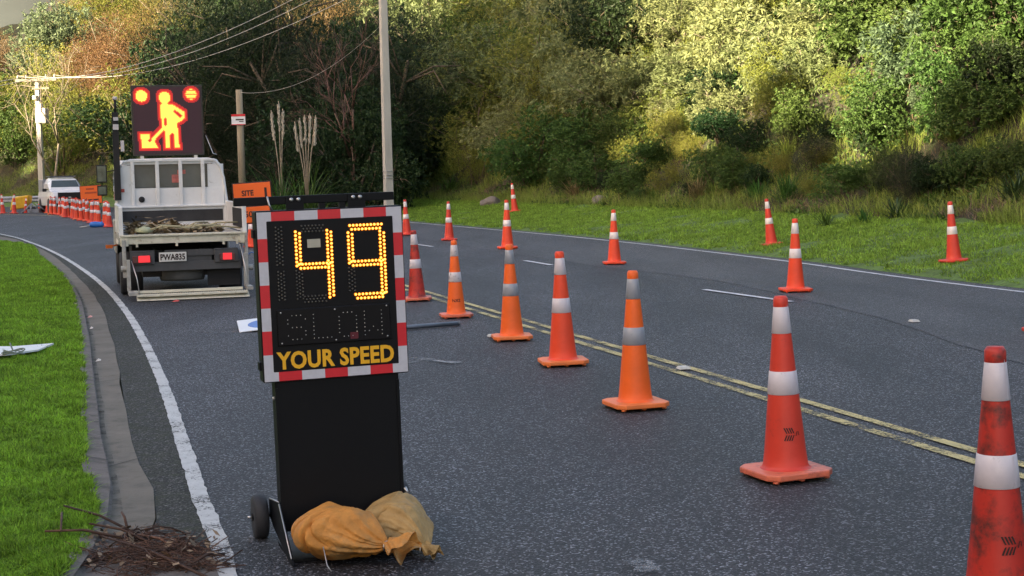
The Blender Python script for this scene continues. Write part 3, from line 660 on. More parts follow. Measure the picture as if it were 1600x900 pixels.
# cab shell (rounded), behind the headboard
out=rr_pts(.83,.62,1.90,.22,.79)
m=MB(); m.prism(out,'y',HY+.06,HY+1.05); cabm=m.build('cab',TW,tr,bevel=.05,bseg=3)
m=MB(); m.prism([(HY+1.0,.45),(HY+1.75,.45),(HY+1.80,.95),(HY+1.50,1.80),(HY+1.3,1.90),(HY+1.0,1.90)],'x',-.80,.80); m.build('cab_front',TW,cabm,bevel=.06,bseg=3)
m=MB(); m.box((-.005,HY+.055,1.65),(1.26,.02,.36)); m.build('rear_window',GLASSD,cabm,bevel=.03)
m=MB()
for s in(-1,1): m.box((s*.815,HY+.75,1.50),(.02,.6,.42))
m.build('side_window',GLASSD,cabm,bevel=.02)
m=MB(); m.box((.09,HY+.042,1.60),(.15,.004,.12)); m.box((.16,HY+.042,1.70),(.12,.004,.06)); m.build('window_sticker',mat('sticker_red',(.45,.12,.10),.6,var=.4,vscale=20),cabm)
m=MB(); m.box((-.83,HY+.7,.75),(.04,1.0,.5)); m.box((.83,HY+.7,.75),(.04,1.0,.5)); m.build('door_skirt',TG,cabm,bevel=.02)
hb=MB()
hb.box((0,HY,1.31),(1.56,.025,.30)); hb.box((0,HY,1.075),(1.58,.02,.23)); hb.box((0,HY,.905),(1.60,.02,.11))
for x in(-.56,-.20,.14,.47): hb.box((x,HY-.022,1.54),(.055,.035,.70))
hb.box((0,HY-.03,1.19),(1.64,.06,.03)); hb.box((0,HY-.02,1.875),(1.30,.04,.035))
hb.box((-.68,HY,1.63),(.20,.02,.36)); hb.box((.66,HY,1.63),(.24,.02,.36)); hb.box((-.02,HY,1.845),(1.30,.018,.055))
hb.tube([(-.80,HY-.02,1.19)]+[(x,HY-.02,z) for x,z in [(-.785,1.60),(-.75,1.78),(-.68,1.86),(-.58,1.885),(0,1.89),(.56,1.885),(.66,1.86),(.73,1.78),(.775,1.60)]]+[(.82,HY-.02,1.19)],.022,8)
for s in(-1,1): hb.box((s*.79,HY-.02,1.02),(.06,.05,.38))
hbo=hb.build('headboard',TW,tr,bevel=.006)
m=MB(); m.box((0,HY-.014,1.045),(1.50,.012,.17)); m.build('black_strip',mat('faded_black_rubber',(.025,.025,.027),.7,var=.4,vscale=4,dirt=(.10,.1,.1),dscale=4,dth=.6),hbo)
m=MB(); m.lathe([(.045,0),(.045,-.02),(.02,-.025)],(-.44,HY-.014,1.30),16,axis='y'); m.build('rubber_socket',TBK,hbo)
m=MB(); m.box((-.71,HY-.02,1.44),(.05,.01,.05)); m.build('red_marker',mat('faded_red_reflector',(.40,.05,.04),.4),hbo)
for s in(-1,):
    m=MB(); m.tube([(-.80,HY+1.2,1.75),(-.98,HY+1.25,1.72),(-.99,HY+1.25,1.45)],.012); m.box((-.99,HY+1.24,1.70),(.16,.06,.28)); m.box((-.99,HY+1.24,1.44),(.15,.06,.16)); mr_=m.build('wing_mirror',TBK,tr,bevel=.02)
    m=MB(); m.box((-.99,HY+1.208,1.70),(.13,.004,.24)); m.build('mirror_glass',mat('mirror_glass',(.12,.16,.17),.1,metal=.6,var=.5,vscale=5),mr_,bevel=.02)
    m=MB(); m.box((-.99,HY+1.208,1.44),(.12,.004,.12)); m.build('mirror_glass',MATS['mirror_glass'],mr_)
m=MB(); m.box((-.95,1.9,.64),(.10,.04,.05)); m.tube([(-.83,1.9,.66),(-.95,1.9,.64)],.012); m.build('side_marker',AMB,tr)
# lift platform at the back
m=MB(); m.box((.02,-.28,.115),(1.42,.05,.035)); m.box((.06,-.40,.075),(1.44,.20,.025),M=None); m.prism([(-.52,.015),(-.34,.085),(-.32,.085),(-.32,.05),(-.49,.010)],'x',-.66,.80); 
for k in range(48): m.box((-.63+k*.03,-.385,.090),(.012,.11,.006))
m.build('lift_platform',CREAM,tr,bevel=.003)
m=MB(); m.box((-.745,-.13,.33),(.05,.08,.42)); m.box((-.79,-.06,.55),(.05,.08,.5)); m.lathe([(.04,-.04),(.04,.04)],(-.80,-.09,.42),12,axis='x'); m.box((-.70,-.24,.10),(.12,.34,.05)); m.build('lift_arm',TG,tr,bevel=.006)
m=MB(); m.box((.80,-.13,.35),(.06,.08,.46)); m.box((.82,-.06,.60),(.04,.08,.5)); m.lathe([(.04,-.05),(.04,.04)],(.86,-.08,.38),12,axis='x'); m.box((.82,-.24,.12),(.08,.34,.05)); m.build('lift_arm',TG,tr,bevel=.006)
m=MB()
for a,b in(((-.70,-.15,.52),(-.62,-.33,.10)),((.73,-.12,.70),(.80,-.33,.12))):
    m.tube([a,tuple(.5*(a[i]+b[i])+(.0 if i!=0 else .012) for i in range(3)),b],.008)
m.build('lift_chain',STEEL,tr)
m=MB()
for x in(-.62,-.1,.52,.7): m.box((x,-.05,.735),(.03,.03,.07))
m.build('hinge_lug',CREAM,tr)
# beacon mast at the cab corner
m=MB(); m.box((-.78,HY-.06,1.95),(.09,.07,1.30)); m.lathe([(.02,0),(.02,.18)],(-.77,HY-.05,2.6),8); 
ms=m.build('mast',TBK,tr)
m=MB(); m.box((-.775,HY-.105,2.38),(.08,.02,.08)); m.box((-.77,HY-.105,2.50),(.07,.02,.05)); m.lathe([(.035,0),(.03,.05)],(-.77,HY-.05,2.78),10); m.box((-.69,HY-.08,2.10),(.05,.05,.16)); m.build('mast_clamp',mat('pale_clamp',(.5,.48,.5),.5),ms)
# LED message board
BX,BY,BZ,BS=.005,2.95,1.955,1.06
m=MB(); m.box((BX,BY,BZ+BS/2),(BS,.10,BS)); bd=m.build('message_board',mat('board_casing',(.035,.028,.022),.6),tr,bevel=.01)
m=MB(); m.box((BX,BY-.052,BZ+BS/2),(BS-.06,.008,BS-.06)); m.build('screen',mat('dark_led_screen',(.012,.007,.012),.5,var=.05,emis=(.25,.01,.05),estr=.016),bd)
m=MB(); 
for s in(-1,1): m.box((BX+s*.4,BY,BZ-.03),(.05,.06,.06)); 
m.tube([(BX+.56,BY,BZ+.30),(BX+.66,BY-.02,BZ+.02),(BX+.72,BY-.02,BZ)],.008); m.build('board_mount',STEEL,bd)
# figure outline in board units (0..1 from left, 0..1 from top), built from rows of squares; red rims imitate bloom of the amber LEDs
def inpoly(x,y,p):
    c=False; n=len(p)
    for i in range(n):
        a,b=p[i],p[(i+1)%n]
        if (a[1]>y)!=(b[1]>y) and x<(b[0]-a[0])*(y-a[1])/(b[1]-a[1])+a[0]: c=not c
    return c
def S(l): return [((x-158)/712,(y-88)/722) for x,y in l]
polys=[S([(432,285),(480,280),(560,275),(600,300),(690,360),(695,430),(640,470),(615,480),(630,735),(568,735),(565,585),(532,600),(530,735),(475,735),(470,560),(480,540),(445,530)]),
 S([(445,525),(490,545),(400,625),(385,665),(320,655)]),S([(228,582),(332,582),(338,650),(385,665),(420,740),(240,740)])]
holes=[S([(583,345),(655,400),(640,418),(583,360)]),S([(482,430),(494,430),(494,498),(482,498)]),S([(318,655),(332,640),(340,652),(325,662)])]
discs=[((260-158)/712,(197-88)/722,66/712),((490-158)/712,(215-88)/722,66/712),((756-158)/712,(183-88)/722,62/712)]
NP=72; core=MB(); rim=MB(); rim2=MB(); 
def lit(x,y):
    for k,(a,b,r) in enumerate(discs):
        if math.hypot(x-a,y-b)<r:
            return True
    return any(inpoly(x,y,p) for p in polys) and not any(inpoly(x,y,h) for h in holes)
L_=[[lit((i+.5)/NP,(j+.5)/NP) for i in range(NP)] for j in range(NP)]
ps_=BS/NP
for j in range(NP):
    for i in range(NP):
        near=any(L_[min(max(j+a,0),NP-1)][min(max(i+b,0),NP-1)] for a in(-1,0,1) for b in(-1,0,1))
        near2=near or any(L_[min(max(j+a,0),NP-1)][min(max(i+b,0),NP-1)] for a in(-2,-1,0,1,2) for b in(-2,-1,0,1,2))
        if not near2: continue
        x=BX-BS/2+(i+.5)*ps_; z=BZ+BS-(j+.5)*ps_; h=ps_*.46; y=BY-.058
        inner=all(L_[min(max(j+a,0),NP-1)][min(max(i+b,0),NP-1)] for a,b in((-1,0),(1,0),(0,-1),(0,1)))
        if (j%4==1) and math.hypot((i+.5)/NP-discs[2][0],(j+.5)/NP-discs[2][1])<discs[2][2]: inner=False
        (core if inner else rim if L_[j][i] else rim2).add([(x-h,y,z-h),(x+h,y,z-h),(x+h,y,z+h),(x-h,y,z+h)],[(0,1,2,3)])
core.build('lit_roadworks_symbol',mat('amber_pixels',(.9,.5,.1),.4,emis=(1,.50,.06),estr=.36,var=0),bd)
rim2.build('painted_dim_bloom',mat('painted_dim_bloom',(.3,.02,.02),.4,emis=(1,.012,.012),estr=.10,var=0),bd)  # outer dim red ring imitates camera bloom around the symbol
rim.build('symbol_bloom_and_stripes',mat('painted_red_bloom',(.6,.05,.02),.4,emis=(1,.07,.01),estr=.30,var=0),bd)  # red edge imitates camera bloom; also the stripes on the third disc
# rubbish on the deck
t=thing('green_waste','heap of dry leaves and pale branches lying in the truck tray','green waste',(g[0],g[1],0),tz)
q=[];F_=[]
for i in range(900):
    cx_,cy_=rng.uniform(-.72,.55),rng.uniform(.05,2.0); cz_=.86+abs(rng.normal(0,.05))*(1.3 if cx_<0 else .6); a=rng.uniform(0,6.28); l=rng.uniform(.04,.13); w=rng.uniform(.01,.04); e=rng.normal(0,.35)
    d=np.array([math.cos(a),math.sin(a),e]); n=np.array([-math.sin(a),math.cos(a),rng.normal(0,.4)])
    c_=np.array([cx_,cy_,cz_]); k=len(q); q+= [c_-d*l,c_+n*w,c_+d*l,c_-n*w]; F_.append((k,k+1,k+2,k+3))
npmesh('leaf_litter',q,F_,mat('dry_leaves',(.20,.14,.07),.8,var=.5,vscale=12,island=.6),t)
m=MB()
for k in range(14):
    a=Vector((rng.uniform(-.75,.3),rng.uniform(.0,1.6),.90)); b=a+Vector((rng.uniform(.3,.7),rng.uniform(-.2,.2),rng.uniform(-.02,.08))); m.tube([a,(a+b)/2+Vector((0,0,.04)),b],.012,5)
m.build('pale_branch',mat('pale_wood',(.40,.36,.22),.8,var=.3),t)
m=MB(); m.lathe([(.02,0),(.11,.02),(.13,.05),(.07,.09),(.01,.1)],(-.52,.12,.87),14); m.build('crumpled_sack',mat('pale_green_sack',(.42,.44,.28),.7,var=.3),t)

# ============================================================ white pickup
WP=mat('white_car_paint',(.72,.73,.75),.25,var=.03,coat=.4); 
g=G(88,333); pk=thing('pickup','white pickup with dark grille and roof rack facing the camera behind the cones','pickup truck',(g[0],g[1]+1.2,0),R(24))
def loft(mb,secs,smooth=False):   # secs: list of (y, halfwidth bottom, halfwidth top, z0, z1)
    o=[]
    for y,wb,wt,z0,z1 in secs: o+=[(-wb,y,z0),(wb,y,z0),(wb,y,z0+(z1-z0)*.6),(wt,y,z1),(-wt,y,z1),(-wb,y,z0+(z1-z0)*.6)]
    fs=[(5,4,3,2,1,0)]
    for i in range(len(secs)-1):
        for k in range(6): fs.append((i*6+k,i*6+(k+1)%6,(i+1)*6+(k+1)%6,(i+1)*6+k))
    e=(len(secs)-1)*6; fs.append(tuple(e+k for k in range(6))); mb.add(o,fs,smooth)
m=MB(); loft(m,[(-2.6,.78,.74,.42,.88),(-2.45,.88,.82,.38,1.09),(-1.3,.92,.84,.38,1.16),(.9,.92,.86,.38,1.10),(2.4,.92,.88,.45,1.08)]); m.build('body',WP,pk,bevel=.03)
m=MB(); loft(m,[(-1.35,.80,.78,1.08,1.14),(-.70,.80,.60,1.08,1.72),(.3,.80,.62,1.08,1.80),(.9,.80,.62,1.08,1.76)]); m.build('cab',WP,pk,bevel=.03)
m=MB(); m.add([(-.74,-1.27,1.17),(.74,-1.27,1.17),(.60,-.76,1.66),(-.60,-.76,1.66)],[(0,1,2,3)]); m.v=[(a,b-.035,c) for a,b,c in m.v]; m.build('windscreen',mat('car_glass',(.06,.08,.085),.06,spec=.7,var=.2,vscale=1.5),pk)
m=MB()
for s in(-1,1): m.add([(s*.815,-1.05,1.17),(s*.815,.8,1.17),(s*.70,.75,1.62),(s*.70,-.62,1.62)],[(0,1,2,3)])
m.build('side_window',MATS['car_glass'],pk)
m=MB(); m.box((0,-2.60,.84),(1.15,.06,.42)); m.box((0,-2.58,.44),(1.5,.08,.16)); gr=m.build('grille',TBK,pk,bevel=.02)
m=MB(); m.box((0,-2.64,.66),(.36,.02,.12)); m.build('number_plate',MATS['white_plate'],gr)
m=MB(); m.box((0,-2.64,.80),(.12,.02,.07)); m.build('badge',STEEL,gr)
for s in(-1,1):
    m=MB(); m.box((s*.66,-2.52,.80),(.28,.10,.13)); m.build('headlight',mat('headlamp',(.6,.62,.65),.1),pk,bevel=.02)
    m=MB(); m.box((s*1.0,-.95,1.18),(.2,.1,.16)); m.build('wing_mirror',TBK if s<0 else WP,pk,bevel=.02)
    for yy in(-1.65,1.5):
        m=MB(); m.lathe([(.2,-.12),(.35,-.12),(.38,-.08),(.38,.08),(.35,.12),(.2,.12)],(s*.83,yy,.38),22,axis='x'); m.build('wheel',BLKR,pk)
m=MB(); m.box((0,.0,1.86),(1.3,.05,.05)); m.box((0,.7,1.86),(1.3,.05,.05)); m.box((-.62,.35,1.86),(.04,1.6,.05)); m.box((.62,.35,1.86),(.04,1.6,.05)); m.box((0,-.45,1.84),(.9,.14,.08)); m.build('roof_rack',mat('dark_rack',(.08,.09,.10),.5),pk)
m=MB(); m.box((0,1.75,1.35),(1.72,1.6,.75)); m.build('canopy',mat('grey_canopy',(.22,.23,.25),.5),pk,bevel=.05)
# ============================================================ signs
OS=mat('orange_sign_face',(.88,.14,.012),.45,var=.04,vscale=2); OSB=mat('dark_sign_rim',(.03,.012,.01),.6)
def board(name,label,px,py,wpx,hpx,D,rz,tilt,legs=True,rim=.02):
    q=WD(px,D); s=F/D; w=wpx/s; h=hpx/s; z=ZAT(px,py,D); 
    t=thing(name,label,'road sign',(q[0],q[1],.0),R(rz)); t.rotation_euler=(Matrix.Rotation(R(tilt),3,'Y')@Matrix.Rotation(R(rz),3,'Z')).to_euler()
    m=MB(); m.box((0,.012,z),(w,.012,h)); m.build('sign_back',OSB,t,bevel=.012)
    m=MB(); m.box((0,0,z),(w-rim*2,.012,h-rim*2)); f=m.build('sign_face',OS,t,bevel=.012)
    if legs:
        m=MB()
        for s_ in(-1,1): m.tube([(s_*w*.4,.05,z-h*.45),(s_*w*.42,.06,0)],.018); m.tube([(s_*w*.42,-.3,.02),(s_*w*.42,.4,.02)],.018)
        m.build('sign_stand',TDK,t)
    return t,f,w,h,z
t,f,w,h,z=board('detour_sign','small orange road sign with a black left arrow above the row of cones',144,304,33,29,64,8,-3)
m=MB(); k=w/33; m.prism([(-11*k,z-8*k),(-7*k,z-5*k),(-7*k,z-7*k),(11*k,z-7*k),(11*k,z-9.2*k),(-7*k,z-9.2*k),(-7*k,z-11.5*k)],'y',-.012,-.007); m.build('arrow',OSB,f)
m=MB(); m.box((-.02,-.009,z+9*k),(12*k,.004,2.6*k)); m.box((0,-.009,z+3*k),(18*k,.004,2.6*k)); m.build('faint_lettering',mat('faded_ink',(.45,.07,.015),.6,var=.3,vscale=40),f)
t,f,w,h,z=board('site_sign','orange board reading SITE standing right of the truck behind the speed sign bar',400,303,61,38,27.3,4,-3)
k=w/61; text('lettering','SITE',12*k,OSB,f,Matrix.Translation((-7*k,-.009,z+1.5*k))@FACE,bold=.004,ext=.001,sx=.85)
m=MB(); m.box((21*k,-.009,z+.5*k),(3.6*k,.004,17*k)); m.build('black_bar',OSB,f)
t,f,w,h,z=board('distance_sign','orange board reading 50 partly hidden by the speed sign, under the SITE board',402,335,50,28,27.0,4,-3)
k=w/50; text('lettering','50',13*k,OSB,f,Matrix.Translation((-10*k,-.009,z+.5*k))@FACE,bold=.003,ext=.001)
# fallen signs and pipe on the road
g=G(400,514); t=thing('fallen_sign','white sign with blue disc lying face up on the road left of the speed sign','road sign',(g[0]+.12,g[1],.0),R(12))
t.rotation_euler=(Matrix.Rotation(R(12),3,'Z')@Matrix.Rotation(R(-4.5),3,'Y')@Matrix.Rotation(R(6),3,'X')).to_euler()
m=MB(); m.box((0,0,.06),(.60,.60,.012)); m.build('plate',mat('white_sign_plate',(.72,.74,.76),.35,var=.04),t,bevel=.01)
m=MB(); m.lathe([(.22,.0665),(.215,.069)],(.02,-.02,0),40); m.build('blue_disc',mat('blue_sign_vinyl',(.05,.16,.50),.4),t)
m=MB(); m.box((.1,.1,.03),(.5,.03,.04)); m.build('stand_frame',TDK,t)
a=G(636,516); b=G(717,509.5)
d=b-a; m=MB(); m.tube([a-d*.9+np.array([0,0,.03]),b+np.array([0,0,.03])],.024,12); m.tube([b-d*.02+np.array([0,0,.03]),b+np.array([0,0,.03])+d*.01],.027,12); tag(m.build('steel_pipe',mat('blue_grey_pipe',(.14,.16,.19),.4,metal=.4,var=.15)),'grey steel pipe lying on the road out from behind the speed sign','pipe')
# folded white sign with tangled wire on the lawn
z0=KZ+.05; A=[G(x,y,z0) for x,y in((-40,541),(20,541),(84,536),(60,546),(10,553),(-40,556))]
m=MB(); n=len(A); m.add([tuple(p) for p in A]+[(p[0],p[1],p[2]-.015) for p in A],[tuple(range(n)),tuple(range(2*n-1,n-1,-1))]+[(i,(i+1)%n,n+(i+1)%n,n+i) for i in range(n)])
t=thing('folded_sign','white pointed folded sign lying on the left lawn with a tangle of wire','folded sign',(0,0,0)); m.build('plate',MATS['white_sign_plate'],t)
m=MB(); c_=G(21,548,z0+.03)
for k in range(3):
    m.tube([(c_[0]+.085*math.cos(u+k)*(1+.15*math.sin(3*u+k)),c_[1]+.09*math.sin(u+k),c_[2]+.012*math.sin(2*u+k)-.01*k) for u in np.linspace(0,6.1,22)],.006,5)
m.tube([(c_[0]-.03,c_[1],c_[2]+.07),(c_[0],c_[1]-.02,c_[2]+.01),(c_[0]+.04,c_[1]-.05,c_[2])],.007,5); m.build('wire_coil',mat('dull_green_wire',(.16,.2,.16),.5),t)
# blue hose by the truck
g=G(400,402); m=MB()
for k in range(3): m.tube([(g[0]-.22+.16*k,g[1]+.5*k*.4,.03),(g[0]-.1+.1*k,g[1]+.1,.10+.03*k),(g[0]+.10,g[1]-.1+.1*k,.05),(g[0]+.35,g[1]-.2,.03)],.013,6)
tag(m.build('blue_hose',mat('blue_hose_plastic',(.06,.14,.36),.4)),'blue and grey hose looped on the road right of the truck','hose')
# blue bag with stick, barrow, tripod, guardrail at far left
g=G(151,355); t=thing('blue_bag','small blue bag with a pale stick lying on the road before the cone row','bag',(g[0],g[1],0),R(10))
m=MB(); m.lathe([(.02,-.25),(.09,-.2),(.11,-.05),(.09,.12),(.11,.2),(.03,.25)],(0,0,.09),14,axis='x'); m.build('bag',mat('blue_bag_plastic',(.03,.17,.55),.5,var=.25,bump=.4,bscale=10),t)
m=MB(); m.tube([(-.2,-.03,.06),(-.55,-.12,.02)],.018); m.build('stick',mat('pale_stick',(.5,.5,.47),.7),t)
g=G(31,333); t=thing('yellow_barrow','tipped yellow wheelbarrow tray beside the guardrail at far left','wheelbarrow',(g[0],g[1],0),R(5))
m=MB(); m.add([(-.5,0,.15),(.35,0,.25),(.5,.0,.95),(-.35,0,.80),(-.6,.5,.2),(.5,.5,.3),(.62,.45,.90),(-.45,.5,.85)],[(0,1,2,3),(7,6,5,4),(0,4,5,1),(1,5,6,2),(2,6,7,3),(3,7,4,0)]); m.build('tray',mat('yellow_tray_plastic',(.62,.36,.015),.5,var=.2),t,bevel=.06)
m=MB(); m.lathe([(.12,-.05),(.18,0),(.12,.05)],(.62,.2,.18),14,axis='y'); m.build('wheel',BLKR,t); m=MB(); m.tube([(-.3,.1,.15),(-.45,.0,.02)],.03); m.tube([(.35,.1,.25),(.8,.1,.15)],.03); m.build('handle',BLKR,t)
g=G(50,333); m=MB()
for a,b in(((-.5,0,.02),(0,0,.5)),((.5,.1,.02),(0,0,.5)),((0,-.3,.02),(0,0,.5)),((-.3,.2,.3),(.35,0,.35)),((.2,0,.5),(.75,.1,.05))): m.tube([a,b],.035)
m.box((.1,0,.12),(.6,.3,.2)); o=m.build('folded_stand',mat('grey_frame',(.20,.22,.25),.5,var=.3)); o.location=(g[0],g[1],0); tag(o,'grey folded sign stand heaped beside the yellow barrow','sign stand')
gt=thing('guardrail','corrugated grey steel guardrail behind the yellow barrow at far left','guardrail',(*WD(30,90),0),R(3))
prof=[(-.0,.45),(-.08,.5),(-.08,.56),(.0,.62),(-.08,.68),(-.08,.74),(0,.80)]
m=MB(); m.prism(prof+[(y+.012,z) for y,z in prof[::-1]],'x',-5,2.0); m.build('rail',mat('galvanised_rail',(.42,.43,.45),.45,metal=.3,var=.2),gt)
for x in(-3.4,-1.4,.6,1.8): m=MB(); m.box((x,.1,.42),(.12,.15,.84)); m.build('post',mat('weathered_post',(.2,.17,.13),.8),gt)
# ============================================================ poles and wires
CPOLE=mat('concrete_pole',(.42,.41,.37),.8,var=.15,vscale=3,dirt=(.22,.22,.19),dscale=2,dth=.58,bump=.3,bscale=20,stretch=(1,1,.25))
D=51; q=WD(607,D); zb=ZAT(607,316,D)
t=thing('concrete_power_pole','tall pale square concrete pole rising out of the photo from the grass bank','power pole',(q[0],q[1],zb-.1),R(28))
m=MB(); m.box((0,0,5.6),(.29,.22,11.3),taper=.72); m.build('pole',CPOLE,t,bevel=.02)
m=MB()
for z in(.9,1.0,1.12): m.tube([(.17*math.cos(a)-.0,.15*math.sin(a),z+.02*math.sin(a*2)) for a in np.linspace(0,6.28,16)],.012,5)
m.build('wire_band',STEEL,t)
m=MB(); m.box((0,-.02,10.6),(2.2,.1,.12)); m.build('crossarm',mat('weathered_timber',(.24,.2,.15),.85,var=.3),t)
D2=102; q2=WD(66,D2); zt2=ZAT(62,124,D2)
t=thing('utility_pole','distant pale utility pole with crossarm and transformer left of the lit roadworks board','power pole',(q2[0],q2[1],0),R(-10))
m=MB(); m.box((0,0,zt2/2),(.36,.3,zt2),taper=.7); m.build('pole',CPOLE,t)
m=MB(); m.box((0,-.15,zt2-.05),(2.9,.14,.16)); m.box((.3,-.15,zt2-.6),(1.2,.1,.12)); m.build('crossarm',MATS['weathered_timber'],t)
m=MB()
for x in(-1.3,-.7,.7,1.3): m.lathe([(.07,0),(.05,.2),(.02,.28)],(x,-.15,zt2+.03),8)
m.build('insulator',mat('porcelain',(.5,.45,.4),.3),t)
m=MB(); m.box((.35,-.25,zt2-2.4),(.75,.5,1.0)); m.lathe([(.12,0),(.12,.3)],(.35,-.25,zt2-1.9),10); m.box((-.1,-.2,zt2-1.2),(.3,.3,.3)); m.build('transformer',mat('grey_transformer',(.36,.34,.30),.6),t,bevel=.05)
D3=58; q3=WD(379,D3); z3=ZAT(378,140,D3)
t=thing('timber_post','short weathered timber pole carrying a small white sign right of the roadworks board','pole',(q3[0],q3[1],0),0)
m=MB(); m.lathe([(.14,0),(.12,z3)],(0,0,0),12); m.build('post',mat('grey_timber_post',(.30,.25,.17),.85,var=.3,bump=.4,bscale=12,stretch=(1,1,.1)),t)
zs=ZAT(377,187,D3); m=MB(); m.box((-.03,-.16,zs),(.52,.02,.40)); pt=m.build('sign_plate',MATS['white_sign_plate'],t)
m=MB(); m.box((-.03,-.175,zs+.16),(.52,.01,.08)); m.box((-.03,-.175,zs-.185),(.52,.01,.03)); m.build('red_sign_band',STR,pt)
m=MB(); m.box((0.02,-.175,zs+.0),(.30,.008,.05)); m.box((.08,-.175,zs-.07),(.16,.008,.03)); m.build('sign_print',OSB,pt)
WIRE=mat('overhead_wire',(.38,.36,.33),.5)
def wire(a,b,sag,label,r=.021):
    a=np.array(a,float); b=np.array(b,float); pts=[a+(b-a)*t+np.array([0,0,-4*sag*t*(1-t)]) for t in np.linspace(0,1,28)]
    m=MB(); m.tube(pts,r,5,r1=r*.6); tag(m.build('overhead_wire',WIRE),label,'power line','overhead wires between the power poles')
top=(q[0],q[1],zb+10.5)
for k,(dx,xt,yt) in enumerate(((-1.3,470,0),(-.2,500,0),(1.2,552,0))):
    e=WD(xt,56); z=ZAT(xt,yt,56); a=np.array([q2[0]+dx,q2[1],zt2+.25]); b=np.array([e[0],e[1],z]); b2=a+(b-a)*1.28; b2[2]+=1.6
    wire(a,b2,1.75,['uppermost overhead wire running from the distant pole to the top of the photo','middle overhead wire running from the distant pole over the roadworks board','lowest overhead wire running from the distant pole towards the concrete pole'][k])
for k in range(2):
    wire((q2[0]-.6+k*1.2,q2[1],zt2+.2),(q2[0]-14-k,q2[1]-32,zt2-2.5-k*1.2),.8,['upper wire dropping from the distant pole to the left edge of the photo','lower wire dropping from the distant pole to the left edge of the photo'][k])
wire((q3[0],q3[1],z3-.1),(q[0],q[1],zb+5.9),.7,'faint wire between the timber post and the concrete pole',.008)
# ============================================================ twig heap in the gutter, litter
TWG=mat('brown_twigs',(.085,.042,.026),.8,var=.4,vscale=10,island=.5)
m=MB()
for i in range(750):
    th=rng.uniform(0,6.28); q_=rng.random()**.6; px=245+98*q_*math.cos(th)*(1+.3*math.sin(3*th)); py=876+34*q_*math.sin(th)*(1+.4*math.sin(3*th+1)); g=G(px,py)
    a=rng.uniform(-1.4,1.4) if rng.random()<.7 else rng.uniform(0,6.28); l=rng.uniform(.015,.11)*(1 if rng.random()<.9 else 1.6); hh=.012+.038*(1-q_)*rng.random()+.01
    e=rng.normal(0,.25); d=np.array([math.cos(a),math.sin(a),e])*l; c_=np.array([g[0],g[1],hh]); p0,p1=c_-d,c_+d; p0[2]=max(p0[2],.012); p1[2]=max(p1[2],.012)
    bow=rng.normal(0,l*.18,3); m.tube([p0,c_*.5+(.5*p0)+bow*.8,c_+bow,c_*.5+.5*p1+bow*.6,p1],rng.choice([.0009,.0014,.0022,.0038],p=[.4,.35,.2,.05]),4)
for a,b in(((100,790),(215,835)),((70,830),(190,840)),((215,835),(285,862)),((140,818),(240,850)),((190,800),(200,830)),((95,830),(98,795)),((150,835),(330,905)),((300,880),(350,866))):
    p0=G(a[0],a[1],.10 if a[1]<835 else .05); p1=G(b[0],b[1],.03); m.tube([p0,(p0+p1)/2+np.array([0,0,.02]),p1],.005,5,r1=.007)
tw=m.build('twig_heap',TWG); tag(tw,'heap of brown twigs and pine needles on the gutter at lower left','twigs')
m=MB(); q=[];F_=[]
for i in range(170):
    g=G(rng.uniform(120,350),rng.uniform(838,900)); a=rng.uniform(0,6.28); l=rng.uniform(.008,.03); k=len(q); c_=np.array([g[0],g[1],rng.uniform(.02,.06)]); d=np.array([math.cos(a),math.sin(a),rng.normal(0,.4)])*l; n=np.array([-math.sin(a),math.cos(a),rng.normal(0,.5)])*l*.5
    q+=[c_-d,c_+n,c_+d,c_-n]; F_.append((k,k+1,k+2,k+3))
npmesh('dead_leaf_bits',q,F_,mat('pale_dead_leaf',(.22,.15,.09),.8,island=.5),tw)
def litter(px,py,s,c,name,label):
    g=G(px,py); m=MB(); m.add([(g[0]-s,g[1]-s*.5,.014),(g[0]+s,g[1]-s*.7,.022),(g[0]+s*.8,g[1]+s*.6,.03),(g[0]-s*.9,g[1]+s*.8,.016),(g[0],g[1],.04)],[(0,1,4),(1,2,4),(2,3,4),(3,0,4)])
    tag(m.build('litter',mat('litter_'+name,c,.6)),label,'litter')
litter(275,473,.05,(.55,.08,.07),'red','scrap of red litter on the road just behind the truck platform')
litter(141,498,.03,(.6,.3,.28),'pink','pinkish scrap in the gutter level with the fallen blue sign')
litter(143,516,.02,(.65,.6,.58),'pale','pale scrap in the gutter just below the pinkish scrap')
litter(154,567,.025,(.6,.58,.55),'white','white scrap in the channel beside the lawn')
for px,py,lb in((1068,578,'white raised road stud sitting on the double yellow line'),(1428,504,'pale raised road stud alone on the far lane at right'),(770,527,'pale raised road stud beside the farther silver banded cone')):
    g=G(px,py); m=MB(); m.box((0,0,.012),(.10 if py>510 else .09,.10,.022),taper=.7); o=m.build('road_stud',mat('stud_white',(.5,.5,.47),.5,dirt=(.2,.2,.18),dscale=20),bevel=.004); o.location=(g[0],g[1],.008); o.rotation_euler=(0,0,R(17)); tag(o,lb,'road stud','raised road studs')

